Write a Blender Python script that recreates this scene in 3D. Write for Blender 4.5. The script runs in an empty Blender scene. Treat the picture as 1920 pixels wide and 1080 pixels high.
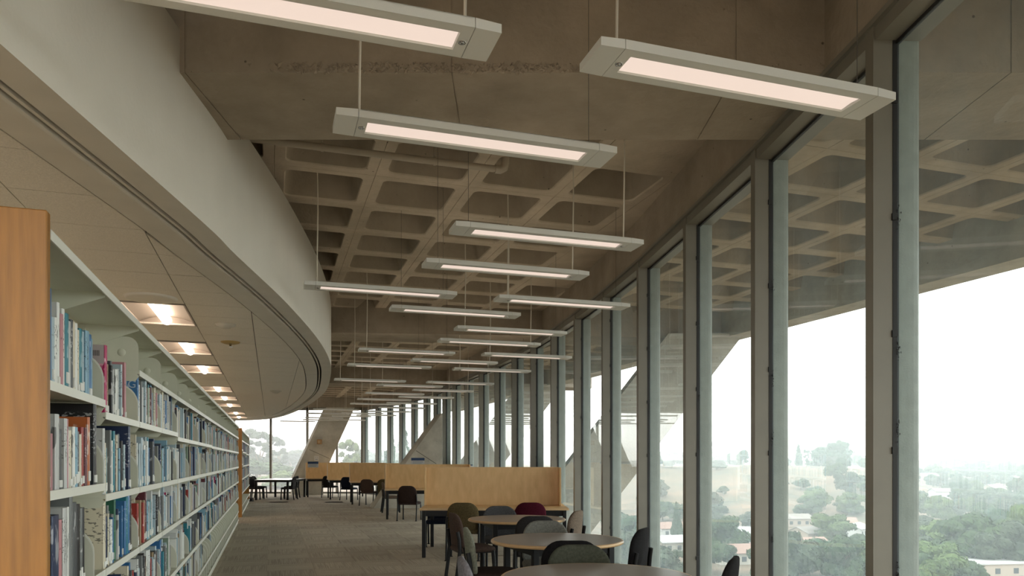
import bpy, bmesh, math, random
from mathutils import Vector, Matrix
random.seed(7)
sc = bpy.context.scene
COL = sc.collection
F = 1400.0; E = 1.47; HY = 862.0
# ---------------------------------------------------------------- camera, sky, exposure
cd = bpy.data.cameras.new('camera'); cam = bpy.data.objects.new('camera', cd); COL.objects.link(cam)
cam.location = (0, 0, E); cam.rotation_euler = (math.radians(90), 0, 0)
cd.sensor_width = 36; cd.lens = 36 * F / 1920; cd.shift_y = (HY - 540) / 1920; cd.clip_end = 6000; cd.clip_start = .05
sc.camera = cam
w = bpy.data.worlds.new('overcast_sky'); sc.world = w; w.use_nodes = True
nt = w.node_tree; nt.nodes.clear()
wo = nt.nodes.new('ShaderNodeOutputWorld'); bg = nt.nodes.new('ShaderNodeBackground')
tc = nt.nodes.new('ShaderNodeTexCoord'); sx = nt.nodes.new('ShaderNodeSeparateXYZ'); rp = nt.nodes.new('ShaderNodeValToRGB')
nt.links.new(tc.outputs['Generated'], sx.inputs[0]); nt.links.new(sx.outputs['Z'], rp.inputs[0])
rp.color_ramp.elements[0].position = 0.0; rp.color_ramp.elements[0].color = (1, .985, .955, 1)
rp.color_ramp.elements[1].position = .8; rp.color_ramp.elements[1].color = (1, .985, .965, 1)
nt.links.new(rp.outputs[0], bg.inputs[0]); bg.inputs[1].default_value = 2.5
nt.links.new(bg.outputs[0], wo.inputs[0])
sc.view_settings.view_transform = 'Standard'; sc.view_settings.look = 'None'
sc.view_settings.exposure = 1.03; sc.view_settings.gamma = 1; sc.view_settings.use_curve_mapping = False
sc.cycles.max_bounces = 8; sc.cycles.diffuse_bounces = 5; sc.cycles.transparent_max_bounces = 24
sc.cycles.glossy_bounces = 3; sc.cycles.volume_bounces = 2
sc.cycles.sample_clamp_indirect = 6

TH = math.atan(452 / 1400); CT, ST = math.cos(TH), math.sin(TH); TT = ST / CT
def G(u, v, z=0.0): return Vector((-ST * u + CT * v, CT * u + ST * v, z))
def P(x, y, h):
    d = F * h / (HY - y); return Vector(((x - 960) / F * d, d, h + E))
def Puv(x, y, h):
    p = P(x, y, h); return (-ST * p.x + CT * p.y, CT * p.x + ST * p.y)

# ---------------------------------------------------------------- materials
MATS = {}
def mat(name, col, rough=.6, metal=0, noise=0, nscale=8, bump=0, bscale=60, emit=None, estr=1, stretch=None, col2=None, spec=.5, objrand=0, sharp=False, detail=4):
    if name in MATS: return MATS[name]
    m = bpy.data.materials.new(name); m.use_nodes = True; t = m.node_tree; N = t.nodes; L = t.links
    b = N['Principled BSDF']; b.inputs['Base Color'].default_value = (*col, 1)
    b.inputs['Roughness'].default_value = rough; b.inputs['Metallic'].default_value = metal
    b.inputs['Specular IOR Level'].default_value = spec
    if emit:
        b.inputs['Emission Color'].default_value = (*emit, 1); b.inputs['Emission Strength'].default_value = estr
    tcn = N.new('ShaderNodeTexCoord'); src = tcn.outputs['Object']
    if stretch:
        mp = N.new('ShaderNodeMapping'); mp.inputs['Scale'].default_value = stretch; L.new(src, mp.inputs[0]); src = mp.outputs[0]
    out = None
    if noise or col2:
        n = N.new('ShaderNodeTexNoise'); n.inputs['Scale'].default_value = nscale; n.inputs['Detail'].default_value = detail
        L.new(src, n.inputs['Vector'])
        r = N.new('ShaderNodeValToRGB'); L.new(n.outputs[0], r.inputs[0])
        c2 = col2 or tuple(c * (1 - noise) for c in col); c1 = col if col2 else tuple(min(1, c * (1 + noise * .6)) for c in col)
        r.color_ramp.elements[0].color = (*c2, 1); r.color_ramp.elements[1].color = (*c1, 1)
        r.color_ramp.elements[0].position = .44 if sharp else .3; r.color_ramp.elements[1].position = .56 if sharp else .7
        out = r.outputs[0]
    if objrand:
        oi = N.new('ShaderNodeObjectInfo'); mr = N.new('ShaderNodeMapRange'); L.new(oi.outputs['Random'], mr.inputs[0])
        mr.inputs[3].default_value = 1 - objrand; mr.inputs[4].default_value = 1 + objrand
        hs = N.new('ShaderNodeHueSaturation'); hs.inputs['Color'].default_value = (*col, 1)
        if out: L.new(out, hs.inputs['Color'])
        L.new(mr.outputs[0], hs.inputs['Value']); out = hs.outputs[0]
    if out: L.new(out, b.inputs['Base Color'])
    if bump:
        n2 = N.new('ShaderNodeTexNoise'); n2.inputs['Scale'].default_value = bscale; n2.inputs['Detail'].default_value = 5
        L.new(src, n2.inputs['Vector'])
        bp = N.new('ShaderNodeBump'); bp.inputs['Strength'].default_value = bump; bp.inputs['Distance'].default_value = .02
        L.new(n2.outputs[0], bp.inputs['Height']); L.new(bp.outputs[0], b.inputs['Normal'])
    MATS[name] = m; return m

def concrete(name, base, dark):
    m = bpy.data.materials.new(name); m.use_nodes = True; t = m.node_tree; N = t.nodes; L = t.links
    b = N['Principled BSDF']; b.inputs['Roughness'].default_value = .85; b.inputs['Specular IOR Level'].default_value = .2
    tcn = N.new('ShaderNodeTexCoord')
    n1 = N.new('ShaderNodeTexNoise'); n1.inputs['Scale'].default_value = 1.6; n1.inputs['Detail'].default_value = 8; n1.inputs['Roughness'].default_value = .65
    L.new(tcn.outputs['Object'], n1.inputs['Vector'])
    r = N.new('ShaderNodeValToRGB'); L.new(n1.outputs[0], r.inputs[0])
    r.color_ramp.elements[0].position = .3; r.color_ramp.elements[0].color = (*dark, 1)
    r.color_ramp.elements[1].position = .68; r.color_ramp.elements[1].color = (*base, 1)
    v = N.new('ShaderNodeTexVoronoi'); v.inputs['Scale'].default_value = 9; L.new(tcn.outputs['Object'], v.inputs['Vector'])
    r2 = N.new('ShaderNodeValToRGB'); L.new(v.outputs['Distance'], r2.inputs[0])
    r2.color_ramp.elements[0].position = .05; r2.color_ramp.elements[0].color = (.35, .35, .35, 1)
    r2.color_ramp.elements[1].position = .1; r2.color_ramp.elements[1].color = (1, 1, 1, 1)
    n3 = N.new('ShaderNodeTexNoise'); n3.inputs['Scale'].default_value = 5; L.new(tcn.outputs['Object'], n3.inputs['Vector'])
    r3 = N.new('ShaderNodeValToRGB'); L.new(n3.outputs[0], r3.inputs[0]); r3.color_ramp.elements[0].position = .56; r3.color_ramp.elements[1].position = .6
    mxp = N.new('ShaderNodeMix'); mxp.data_type = 'RGBA'; L.new(r3.outputs[0], mxp.inputs[0])
    mxp.inputs[6].default_value = (1, 1, 1, 1); L.new(r2.outputs[0], mxp.inputs[7])
    mul = N.new('ShaderNodeMix'); mul.data_type = 'RGBA'; mul.blend_type = 'MULTIPLY'; mul.inputs[0].default_value = 1
    L.new(r.outputs[0], mul.inputs[6]); L.new(mxp.outputs[2], mul.inputs[7]); L.new(mul.outputs[2], b.inputs['Base Color'])
    n2 = N.new('ShaderNodeTexNoise'); n2.inputs['Scale'].default_value = 25; n2.inputs['Detail'].default_value = 8; L.new(tcn.outputs['Object'], n2.inputs['Vector'])
    bp = N.new('ShaderNodeBump'); bp.inputs['Strength'].default_value = .5; bp.inputs['Distance'].default_value = .012
    L.new(n2.outputs[0], bp.inputs['Height']); L.new(bp.outputs[0], b.inputs['Normal'])
    return m
M_CONC = concrete('board_formed_concrete', (.41, .345, .27), (.28, .235, .18))
M_CONCG = concrete('grey_concrete', (.62, .6, .53), (.4, .385, .335))
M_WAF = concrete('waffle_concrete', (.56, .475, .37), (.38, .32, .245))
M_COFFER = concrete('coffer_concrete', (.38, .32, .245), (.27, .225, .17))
M_PLASTER = mat('cream_plaster', (.86, .825, .74), .8, noise=.025, nscale=3, bump=.1, bscale=40)
M_SOFFIT = mat('soffit_paint', (.66, .63, .57), .7, noise=.05, nscale=4)
M_TILE = mat('acoustic_tile', (.78, .735, .66), .9, noise=.12, nscale=120, bump=.3, bscale=200)
M_BLACK = mat('black_void', (.008, .008, .008), .8)
M_MULL = mat('beige_window_frame', (.2, .187, .153), .45, noise=.06, nscale=5)
M_FRAME2 = mat('end_wall_frame_enamel', (.2, .185, .16), .5)  # one even beige for the frames of the end glass walls
M_GASK = mat('black_gasket', (.012, .012, .012), .6)
M_FIN = mat('exterior_fin_enamel', (.25, .275, .245), .55, noise=.12, nscale=12, bump=.15, bscale=90)
M_CARPET = mat('carpet_backing', (.12, .1, .08), .95)
M_LAMP = mat('silver_lamp_enamel', (.78, .78, .74), .45, bump=.05, bscale=300)
M_DIFF = mat('lit_diffuser', (.4, .36, .33), .5, emit=(1, .80, .69), estr=.385)
M_TUBE = mat('lit_tube', (1, 1, 1), .5, emit=(1, .82, .64), estr=5)
M_TROF = mat('troffer_enamel', (.36, .31, .27), .5)
M_CORD = mat('cream_cord', (.62, .57, .48), .6)
M_WIRE = mat('steel_cable', (.12, .11, .1), .5, metal=.5)
M_PIPE = mat('painted_pipe', (.38, .33, .26), .6)
M_SHELF = mat('cream_shelf_enamel', (.64, .64, .53), .45, noise=.04, nscale=6)
M_SHELFL = mat('pale_shelf_edge', (.8, .8, .72), .4)
M_WOOD = mat('maple_end_panel', (.33, .145, .022), .42, noise=.22, nscale=5, stretch=(8, 8, .6), bump=.03, bscale=30)
M_MAPLE = mat('maple_veneer', (.74, .49, .235), .45, col2=(.62, .39, .17), nscale=3, stretch=(4, 4, 1.2), detail=8)
M_EDGE = mat('maple_edge', (.66, .43, .22), .35, noise=.1, nscale=20)
M_LAM = mat('taupe_laminate', (.29, .235, .2), .32, noise=.04, nscale=30)
M_BMETAL = mat('black_metal', (.008, .008, .009), .45, spec=.3)
M_WHITE = mat('white_label', (.8, .8, .76), .6)
M_PAGES = mat('book_pages', (.62, .58, .48), .8, noise=.15, nscale=60, stretch=(1, 1, .05))
M_CHROME = mat('chrome', (.5, .5, .5), .15, metal=1)

def carpet_mat():
    m = bpy.data.materials.new('streaked_carpet_tile'); m.use_nodes = True; t = m.node_tree; N = t.nodes; L = t.links
    b = N['Principled BSDF']; b.inputs['Roughness'].default_value = .97; b.inputs['Specular IOR Level'].default_value = .1
    tcn = N.new('ShaderNodeTexCoord'); mp = N.new('ShaderNodeMapping'); mp.inputs['Scale'].default_value = (1, 1, 1)
    L.new(tcn.outputs['Object'], mp.inputs[0])
    nz = N.new('ShaderNodeTexNoise'); nz.inputs['Scale'].default_value = 90; nz.inputs['Detail'].default_value = 3; L.new(mp.outputs[0], nz.inputs['Vector'])
    mp2 = N.new('ShaderNodeMapping'); mp2.inputs['Scale'].default_value = (1.2, 60, 1); L.new(tcn.outputs['Object'], mp2.inputs[0])
    n2 = N.new('ShaderNodeTexNoise'); n2.inputs['Scale'].default_value = 1; n2.inputs['Detail'].default_value = 4; L.new(mp2.outputs[0], n2.inputs['Vector'])
    ad = N.new('ShaderNodeMath'); ad.operation = 'ADD'; L.new(nz.outputs[0], ad.inputs[0]); L.new(n2.outputs[0], ad.inputs[1])
    r = N.new('ShaderNodeValToRGB'); L.new(ad.outputs[0], r.inputs[0])
    hm = N.new('ShaderNodeMath'); hm.operation = 'MULTIPLY'; hm.inputs[1].default_value = .5; L.new(ad.outputs[0], hm.inputs[0]); L.new(hm.outputs[0], r.inputs[0])
    r.color_ramp.elements[0].position = .36; r.color_ramp.elements[0].color = (.25, .215, .168, 1)
    r.color_ramp.elements[1].position = .62; r.color_ramp.elements[1].color = (.52, .465, .375, 1)
    oi = N.new('ShaderNodeObjectInfo'); mr = N.new('ShaderNodeMapRange'); L.new(oi.outputs['Random'], mr.inputs[0]); mr.inputs[3].default_value = .9; mr.inputs[4].default_value = 1.1
    hs = N.new('ShaderNodeHueSaturation'); L.new(r.outputs[0], hs.inputs['Color']); L.new(mr.outputs[0], hs.inputs['Value']); L.new(hs.outputs[0], b.inputs['Base Color'])
    return m
M_CTILE = carpet_mat()

def glass_mat():
    m = bpy.data.materials.new('dusty_tinted_glass'); m.use_nodes = True; t = m.node_tree; N = t.nodes; L = t.links
    N.clear(); out = N.new('ShaderNodeOutputMaterial')
    tr = N.new('ShaderNodeBsdfTransparent'); tr.inputs[0].default_value = (.885, .93, .925, 1)
    gl = N.new('ShaderNodeBsdfGlossy'); gl.inputs['Roughness'].default_value = .0; gl.inputs['Color'].default_value = (.9, .95, .95, 1)
    fr = N.new('ShaderNodeFresnel'); fr.inputs[0].default_value = 1.45
    ge = N.new('ShaderNodeNewGeometry'); iv = N.new('ShaderNodeMath'); iv.operation = 'SUBTRACT'; iv.inputs[0].default_value = 1; L.new(ge.outputs['Backfacing'], iv.inputs[1])
    fm_ = N.new('ShaderNodeMath'); fm_.operation = 'MULTIPLY'; L.new(fr.outputs[0], fm_.inputs[0]); L.new(iv.outputs[0], fm_.inputs[1])
    mx = N.new('ShaderNodeMixShader'); L.new(fm_.outputs[0], mx.inputs[0]); L.new(tr.outputs[0], mx.inputs[1]); L.new(gl.outputs[0], mx.inputs[2])
    tl = N.new('ShaderNodeBsdfTranslucent'); tl.inputs[0].default_value = (.55, .74, .82, 1)
    tcn = N.new('ShaderNodeTexCoord'); nz = N.new('ShaderNodeTexNoise'); nz.inputs['Scale'].default_value = 2.2; nz.inputs['Detail'].default_value = 9; nz.inputs['Roughness'].default_value = .7
    mp = N.new('ShaderNodeMapping'); mp.inputs['Scale'].default_value = (1, 1, .35); L.new(tcn.outputs['Object'], mp.inputs[0]); L.new(mp.outputs[0], nz.inputs['Vector'])
    mr = N.new('ShaderNodeMapRange'); L.new(nz.outputs[0], mr.inputs[0]); mr.inputs[1].default_value = .3; mr.inputs[2].default_value = .75; mr.inputs[3].default_value = .025; mr.inputs[4].default_value = .105
    md_ = N.new('ShaderNodeMath'); md_.operation = 'MULTIPLY'; L.new(mr.outputs[0], md_.inputs[0]); L.new(iv.outputs[0], md_.inputs[1]); m2 = N.new('ShaderNodeMixShader'); L.new(md_.outputs[0], m2.inputs[0]); L.new(mx.outputs[0], m2.inputs[1]); L.new(tl.outputs[0], m2.inputs[2])
    L.new(m2.outputs[0], out.inputs[0]); return m
M_GLASS = glass_mat()
def clear_glass():
    m = bpy.data.materials.new('clear_end_glass'); m.use_nodes = True; t = m.node_tree; N = t.nodes; L = t.links
    N.clear(); out = N.new('ShaderNodeOutputMaterial')
    tr = N.new('ShaderNodeBsdfTransparent'); tr.inputs[0].default_value = (.97, .975, .97, 1)
    gl = N.new('ShaderNodeBsdfGlossy'); gl.inputs['Roughness'].default_value = .0
    fr = N.new('ShaderNodeFresnel'); fr.inputs[0].default_value = 1.4
    ge = N.new('ShaderNodeNewGeometry'); iv = N.new('ShaderNodeMath'); iv.operation = 'SUBTRACT'; iv.inputs[0].default_value = 1; L.new(ge.outputs['Backfacing'], iv.inputs[1])
    fm_ = N.new('ShaderNodeMath'); fm_.operation = 'MULTIPLY'; L.new(fr.outputs[0], fm_.inputs[0]); L.new(iv.outputs[0], fm_.inputs[1])
    mx = N.new('ShaderNodeMixShader'); L.new(fm_.outputs[0], mx.inputs[0]); L.new(tr.outputs[0], mx.inputs[1]); L.new(gl.outputs[0], mx.inputs[2])
    L.new(mx.outputs[0], out.inputs[0]); return m
M_CLEAR = clear_glass()

# ---------------------------------------------------------------- mesh helpers
class MB:
    def __init__(s): s.v = []; s.f = []; s.m = []; s.sm = []
    def add(s, vs, fs, mi=0, smooth=False):
        o = len(s.v); s.v += [tuple(p) for p in vs]; s.f += [tuple(i + o for i in f) for f in fs]
        s.m += [mi] * len(fs); s.sm += [smooth] * len(fs); return s
    def box(s, a, b, mi=0, M=None, ch=0):
        x0, y0, z0 = a; x1, y1, z1 = b
        if ch:
            c = ch; pts = []
            for z, k in ((z0, c), (z0 + c, 0), (z1 - c, 0), (z1, c)):
                q = [(x0 + k + (c if k == 0 else 0), y0 + k), (x1 - k - (c if k == 0 else 0), y0 + k), (x1 - k, y0 + k + (c if k == 0 else 0)), (x1 - k, y1 - k - (c if k == 0 else 0)),
                     (x1 - k - (c if k == 0 else 0), y1 - k), (x0 + k + (c if k == 0 else 0), y1 - k), (x0 + k, y1 - k - (c if k == 0 else 0)), (x0 + k, y0 + k + (c if k == 0 else 0))]
                pts += [Vector((p[0], p[1], z)) for p in q]
            fs = [tuple(range(7, -1, -1)), tuple(range(24, 32))]
            for r in range(3):
                for i in range(8): fs.append((r * 8 + i, r * 8 + (i + 1) % 8, r * 8 + 8 + (i + 1) % 8, r * 8 + 8 + i))
        else:
            pts = [Vector(p) for p in ((x0, y0, z0), (x1, y0, z0), (x1, y1, z0), (x0, y1, z0), (x0, y0, z1), (x1, y0, z1), (x1, y1, z1), (x0, y1, z1))]
            fs = [(0, 3, 2, 1), (4, 5, 6, 7), (0, 1, 5, 4), (1, 2, 6, 5), (2, 3, 7, 6), (3, 0, 4, 7)]
        if M: pts = [M @ p for p in pts]
        return s.add(pts, fs, mi)
    def prism(s, pts, d, mi=0):
        n = len(pts); pts = [Vector(p) for p in pts]; d = Vector(d)
        fs = [tuple(range(n - 1, -1, -1)), tuple(range(n, 2 * n))] + [(i, (i + 1) % n, n + (i + 1) % n, n + i) for i in range(n)]
        return s.add(pts + [p + d for p in pts], fs, mi)
    def tube(s, path, r, n=8, mi=0, ry=None):
        path = [Vector(p) for p in path]; vs = []; fs = []
        for i, p in enumerate(path):
            t = (path[min(i + 1, len(path) - 1)] - path[max(i - 1, 0)]).normalized()
            a = Vector((0, 1, 0)) if abs(t.y) < .9 else Vector((1, 0, 0))
            x = t.cross(a).normalized(); y = t.cross(x)
            rr = r[i] if isinstance(r, (list, tuple)) else r
            for k in range(n):
                an = 2 * math.pi * k / n; vs.append(p + x * math.cos(an) * rr + y * math.sin(an) * (ry or rr))
        for i in range(len(path) - 1):
            for k in range(n): fs.append((i * n + k, i * n + (k + 1) % n, (i + 1) * n + (k + 1) % n, (i + 1) * n + k))
        s.add(vs, fs, mi, True)
        return s.add([vs[k] for k in range(n)] + [vs[(len(path) - 1) * n + k] for k in range(n)], [tuple(range(n)), tuple(range(2 * n - 1, n - 1, -1))], mi)
    def lathe(s, prof, n=24, mi=0, c=(0, 0, 0), M=None, smooth=True):
        vs = []; fs = []
        for (r, z) in prof:
            for k in range(n):
                a = 2 * math.pi * k / n; p = Vector((c[0] + r * math.cos(a), c[1] + r * math.sin(a), c[2] + z)); vs.append(M @ p if M else p)
        for i in range(len(prof) - 1):
            for k in range(n): fs.append((i * n + k, i * n + (k + 1) % n, (i + 1) * n + (k + 1) % n, (i + 1) * n + k))
        return s.add(vs, fs, mi, smooth)
    def mesh(s, name, mats):
        me = bpy.data.meshes.new(name); me.from_pydata(s.v, [], s.f)
        for m in (mats if isinstance(mats, (list, tuple)) else [mats]): me.materials.append(m)
        me.polygons.foreach_set('material_index', s.m); me.polygons.foreach_set('use_smooth', s.sm); me.update(); return me
    def build(s, name, mats, parent=None, **k):
        return link(name, s.mesh(name, mats), parent, **k)
def link(name, data, parent=None, loc=(0, 0, 0), rz=0, label=None, cat=None, group=None, kind=None):
    o = bpy.data.objects.new(name, data); COL.objects.link(o)
    if parent: o.parent = parent
    o.location = loc; o.rotation_euler = (0, 0, rz)
    if label: o['label'] = label
    if cat: o['category'] = cat
    if group: o['group'] = group
    if kind: o['kind'] = kind
    return o
def thing(name, label, cat, loc=(0, 0, 0), rz=0, group=None):
    return link(name, None, None, loc, rz, label, cat, group)
def recess_normals(o):
    bm = bmesh.new(); bm.from_mesh(o.data); bmesh.ops.recalc_face_normals(bm, faces=bm.faces); bm.to_mesh(o.data); bm.free()
ORD = ['first', 'second', 'third', 'fourth', 'fifth', 'sixth', 'seventh', 'eighth', 'ninth', 'tenth', 'eleventh', 'twelfth', 'thirteenth', 'fourteenth', 'fifteenth', 'sixteenth', 'seventeenth', 'eighteenth', 'nineteenth', 'twentieth']
_o9 = ORD[:9]
for _a, _b in (('twenty', 'thirtieth'), ('thirty', 'fortieth'), ('forty', 'fiftieth'), ('fifty', 'sixtieth'), ('sixty', 'seventieth'), ('seventy', 'eightieth'), ('eighty', 'ninetieth')): ORD += [_a + '-' + o for o in _o9] + [_b]

# ---------------------------------------------------------------- curved window wall
HH = 2.155
WP = [(2.03, -6.8), (2.04, -5.25), (2.05, -3.7), (2.04, -2.2), (2.02, -.7), (1.985, .8), (1.93, 2.32), (1.8546, 3.833), (1.742, 5.352), (1.591, 6.838), (1.42, 8.381), (1.205, 9.91), (.96, 11.43),
      (.68, 12.91), (.365, 14.37), (0.005, 15.84), (-.392, 17.3), (-.819, 18.75), (-1.278, 20.2), (-1.73, 21.7), (-2.15, 23.15), (-2.58, 24.6), (-3.07, 26.0), (-3.67, 27.3), (-4.31, 28.6), (-4.98, 29.9), (-5.67, 31.1), (-6.48, 32.4)]
def norms(pts):
    out = []
    for i in range(len(pts)):
        a = pts[max(i - 1, 0)]; b = pts[min(i + 1, len(pts) - 1)]
        dx, dy = b[0] - a[0], b[1] - a[1]; l = math.hypot(dx, dy); out.append(Vector((dy / l, -dx / l, 0)))
    return out
WN = norms(WP)
WV = [Vector((x, y, 0)) for x, y in WP]
def wall_x(y):
    for i in range(len(WP) - 1):
        if WP[i][1] <= y <= WP[i + 1][1]:
            t = (y - WP[i][1]) / (WP[i + 1][1] - WP[i][1]); return WP[i][0] + t * (WP[i + 1][0] - WP[i][0])
    return WP[0][0] if y < WP[0][1] else WP[-1][0]
def sweep(mb, pts, nr, prof, mi=0, closed=False, smooth=False, rev=False):
    n = len(prof); vs = []
    for p, q in zip(pts, nr):
        for (o, z) in prof: vs.append(Vector((p[0], p[1], 0)) + q * o + Vector((0, 0, z)))
    fs = []
    for i in range(len(pts) - 1):
        for k in range(n if closed else n - 1):
            f = (i * n + k, i * n + (k + 1) % n, (i + 1) * n + (k + 1) % n, (i + 1) * n + k)
            fs.append(f[::-1] if rev else f)
    mb.add(vs, fs, mi, smooth)
# spandrel above the windows
mb = MB(); sweep(mb, WV, WN, [(0, HH + .095 + E), (0, 3.1 + E), (.34, 3.1 + E), (.34, HH + .095 + E)], closed=True)
sp = mb.build('trim_spandrel', M_CONC, kind='structure'); recess_normals(sp)
mb = MB(); sweep(mb, WV, WN, [(-.015, HH + .07 + E), (-.015, HH + .1 + E), (.02, HH + .1 + E), (.02, HH + .07 + E)], closed=True)
mb.build('trim_head_bead', M_MULL, kind='structure')
# mullions and panes
DI = .128
for i, p in enumerate(WV):
    n = WN[i]; t = Vector((-n.y, n.x, 0))
    M = Matrix(((n.x, t.x, 0, p.x), (n.y, t.y, 0, p.y), (0, 0, 1, 0), (0, 0, 0, 1)))
    mr = link('trim_mullion', None, loc=(0, 0, 0), kind='structure')
    MB().box((0, 0, 0), (DI - .026, .075, HH + .09 + E), M=M).build('inner_fin', M_MULL, mr)
    MB().box((DI - .026, -.004, 0.05), (DI + .006, .079, HH + E), M=M).build('gasket', M_GASK, mr)
    hg = MB()
    for z in (.55, 1.5, 2.1, 2.7, 3.3): hg.box((DI - .032, -.012, z), (DI - .004, 0, z + .035), M=M)
    hg.build('clip', M_GASK, mr)
    if 5 <= i <= 12:
        q_ = random.Random(i); sm = MB()
        for z in (.9, 1.62, 2.05, 2.72):
            for _ in range(26):
                yy = -abs(q_.gauss(0, .012)) - .004; zz = z + q_.gauss(0, .03); a_ = q_.uniform(.001, .004)
                sm.box((DI - .0045, yy - a_, zz - a_), (DI - .0035, yy + a_ * .3, zz + a_ * 1.5), M=M)
        sm.build('cobweb_dirt', M_GASK, mr, kind='stuff')
    fo = MB(); q = []
    for k in range(9):
        a = math.pi * k / 8; q.append((DI + .06 + .075 * math.sin(a), .0375 - .0375 * math.cos(a)))
    q = [(DI + .006, 0)] + q + [(DI + .006, .075)]
    fo.prism([M @ Vector((x, y, .0)) for x, y in q], (0, 0, HH + .09 + E)); fo.build('outer_fin', M_FIN, mr)
win = []
for i in range(len(WV) - 1):
    a, b = WV[i] + WN[i] * DI, WV[i + 1] + WN[i + 1] * DI
    d = (b - a).normalized(); n = Vector((d.y, -d.x, 0))
    r = link('window_%d' % (i + 1), None, kind='structure')
    a2 = a + d * .06; b2 = b + d * 0
    MB().prism([a2 - n * .003 + Vector((0, 0, .1)), b2 - n * .003 + Vector((0, 0, .1)), b2 - n * .003 + Vector((0, 0, HH + E)), a2 - n * .003 + Vector((0, 0, HH + E))], n * .006).build('pane', M_GLASS, r)
    ai, bi = WV[i] + d * .07, WV[i + 1]
    hd = MB(); hd.prism([ai + n * .01 + Vector((0, 0, HH + E)), ai + n * .01 + Vector((0, 0, HH + .09 + E)), bi + n * .01 + Vector((0, 0, HH + .09 + E)), bi + n * .01 + Vector((0, 0, HH + E))], n * .24)
    hd.build('head', M_MULL, r)
    g = MB(); g.prism([a2 - n * .01 + Vector((0, 0, HH + E - .018)), b2 - n * .01 + Vector((0, 0, HH + E - .018)), b2 - n * .01 + Vector((0, 0, HH + E - .001)), a2 - n * .01 + Vector((0, 0, HH + E - .001))], n * .02)
    g.build('gasket', M_GASK, r)
    s_ = MB(); s_.prism([ai + n * .01, bi + n * .01, bi + n * .01 + Vector((0, 0, .1)), ai + n * .01 + Vector((0, 0, .1))], n * .2); s_.build('sill', M_MULL, r)

# ---------------------------------------------------------------- floor
fp = [(p.x + n.x * .33, p.y + n.y * .33) for p, n in zip(WV, WN)]
poly = [(-13.3, -6.8)] + fp + [(-13.3, 32.55)]
mb = MB(); mb.prism([(x, y, -.35) for x, y in poly], (0, 0, .35 - .008)); fl = mb.build('floor', M_CTILE, kind='structure')
TS = .6096
tile_me = MB().box((0, 0, -.008), (TS - .003, TS - .003, 0.0), ch=0).mesh('carpet_tile', M_CTILE)
tile_meb = MB().box((0, 0, -.008), (TS - .003, TS - .003, 0.0)).mesh('carpet_tile', M_CTILE)
slots = []
for iu in range(8, 54):
    for iv in range(-2, 12):
        c = G(iu * TS + TS / 2, -.66 + iv * TS + TS / 2)
        if c.y < 3.2 or c.y > 32.0 or c.x > wall_x(c.y) - .45: continue
        px = 960 + F * c.x / c.y; py = HY + F * E / c.y
        if py > 1110 and px > 700: pass
        slots.append((c.y, iu, iv, c))
slots = [s for s in slots if HY + F * E / (s[0] + .5) < 1085]
slots.sort(key=lambda s: s[0])
rest = MB()
for k, (d, iu, iv, c) in enumerate(slots):
    b0 = G(iu * TS, -.66 + iv * TS)
    if k < 300:
        flip = (iu + iv) % 2
        loc = b0 if not flip else G(iu * TS + TS - .003, -.66 + iv * TS)
        link('carpet_tile', tile_me, fl, loc=loc, rz=TH + (math.pi / 2 if flip else 0))
    else:
        rest.prism([G(iu * TS, -.66 + iv * TS, -.008), G(iu * TS, -.66 + iv * TS + TS - .003, -.008), G(iu * TS + TS - .003, -.66 + iv * TS + TS - .003, -.008), G(iu * TS + TS - .003, -.66 + iv * TS, -.008)], (0, 0, .008))
o = rest.build('carpet_tiles', M_CTILE, fl, kind='stuff'); recess_normals(o)

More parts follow.
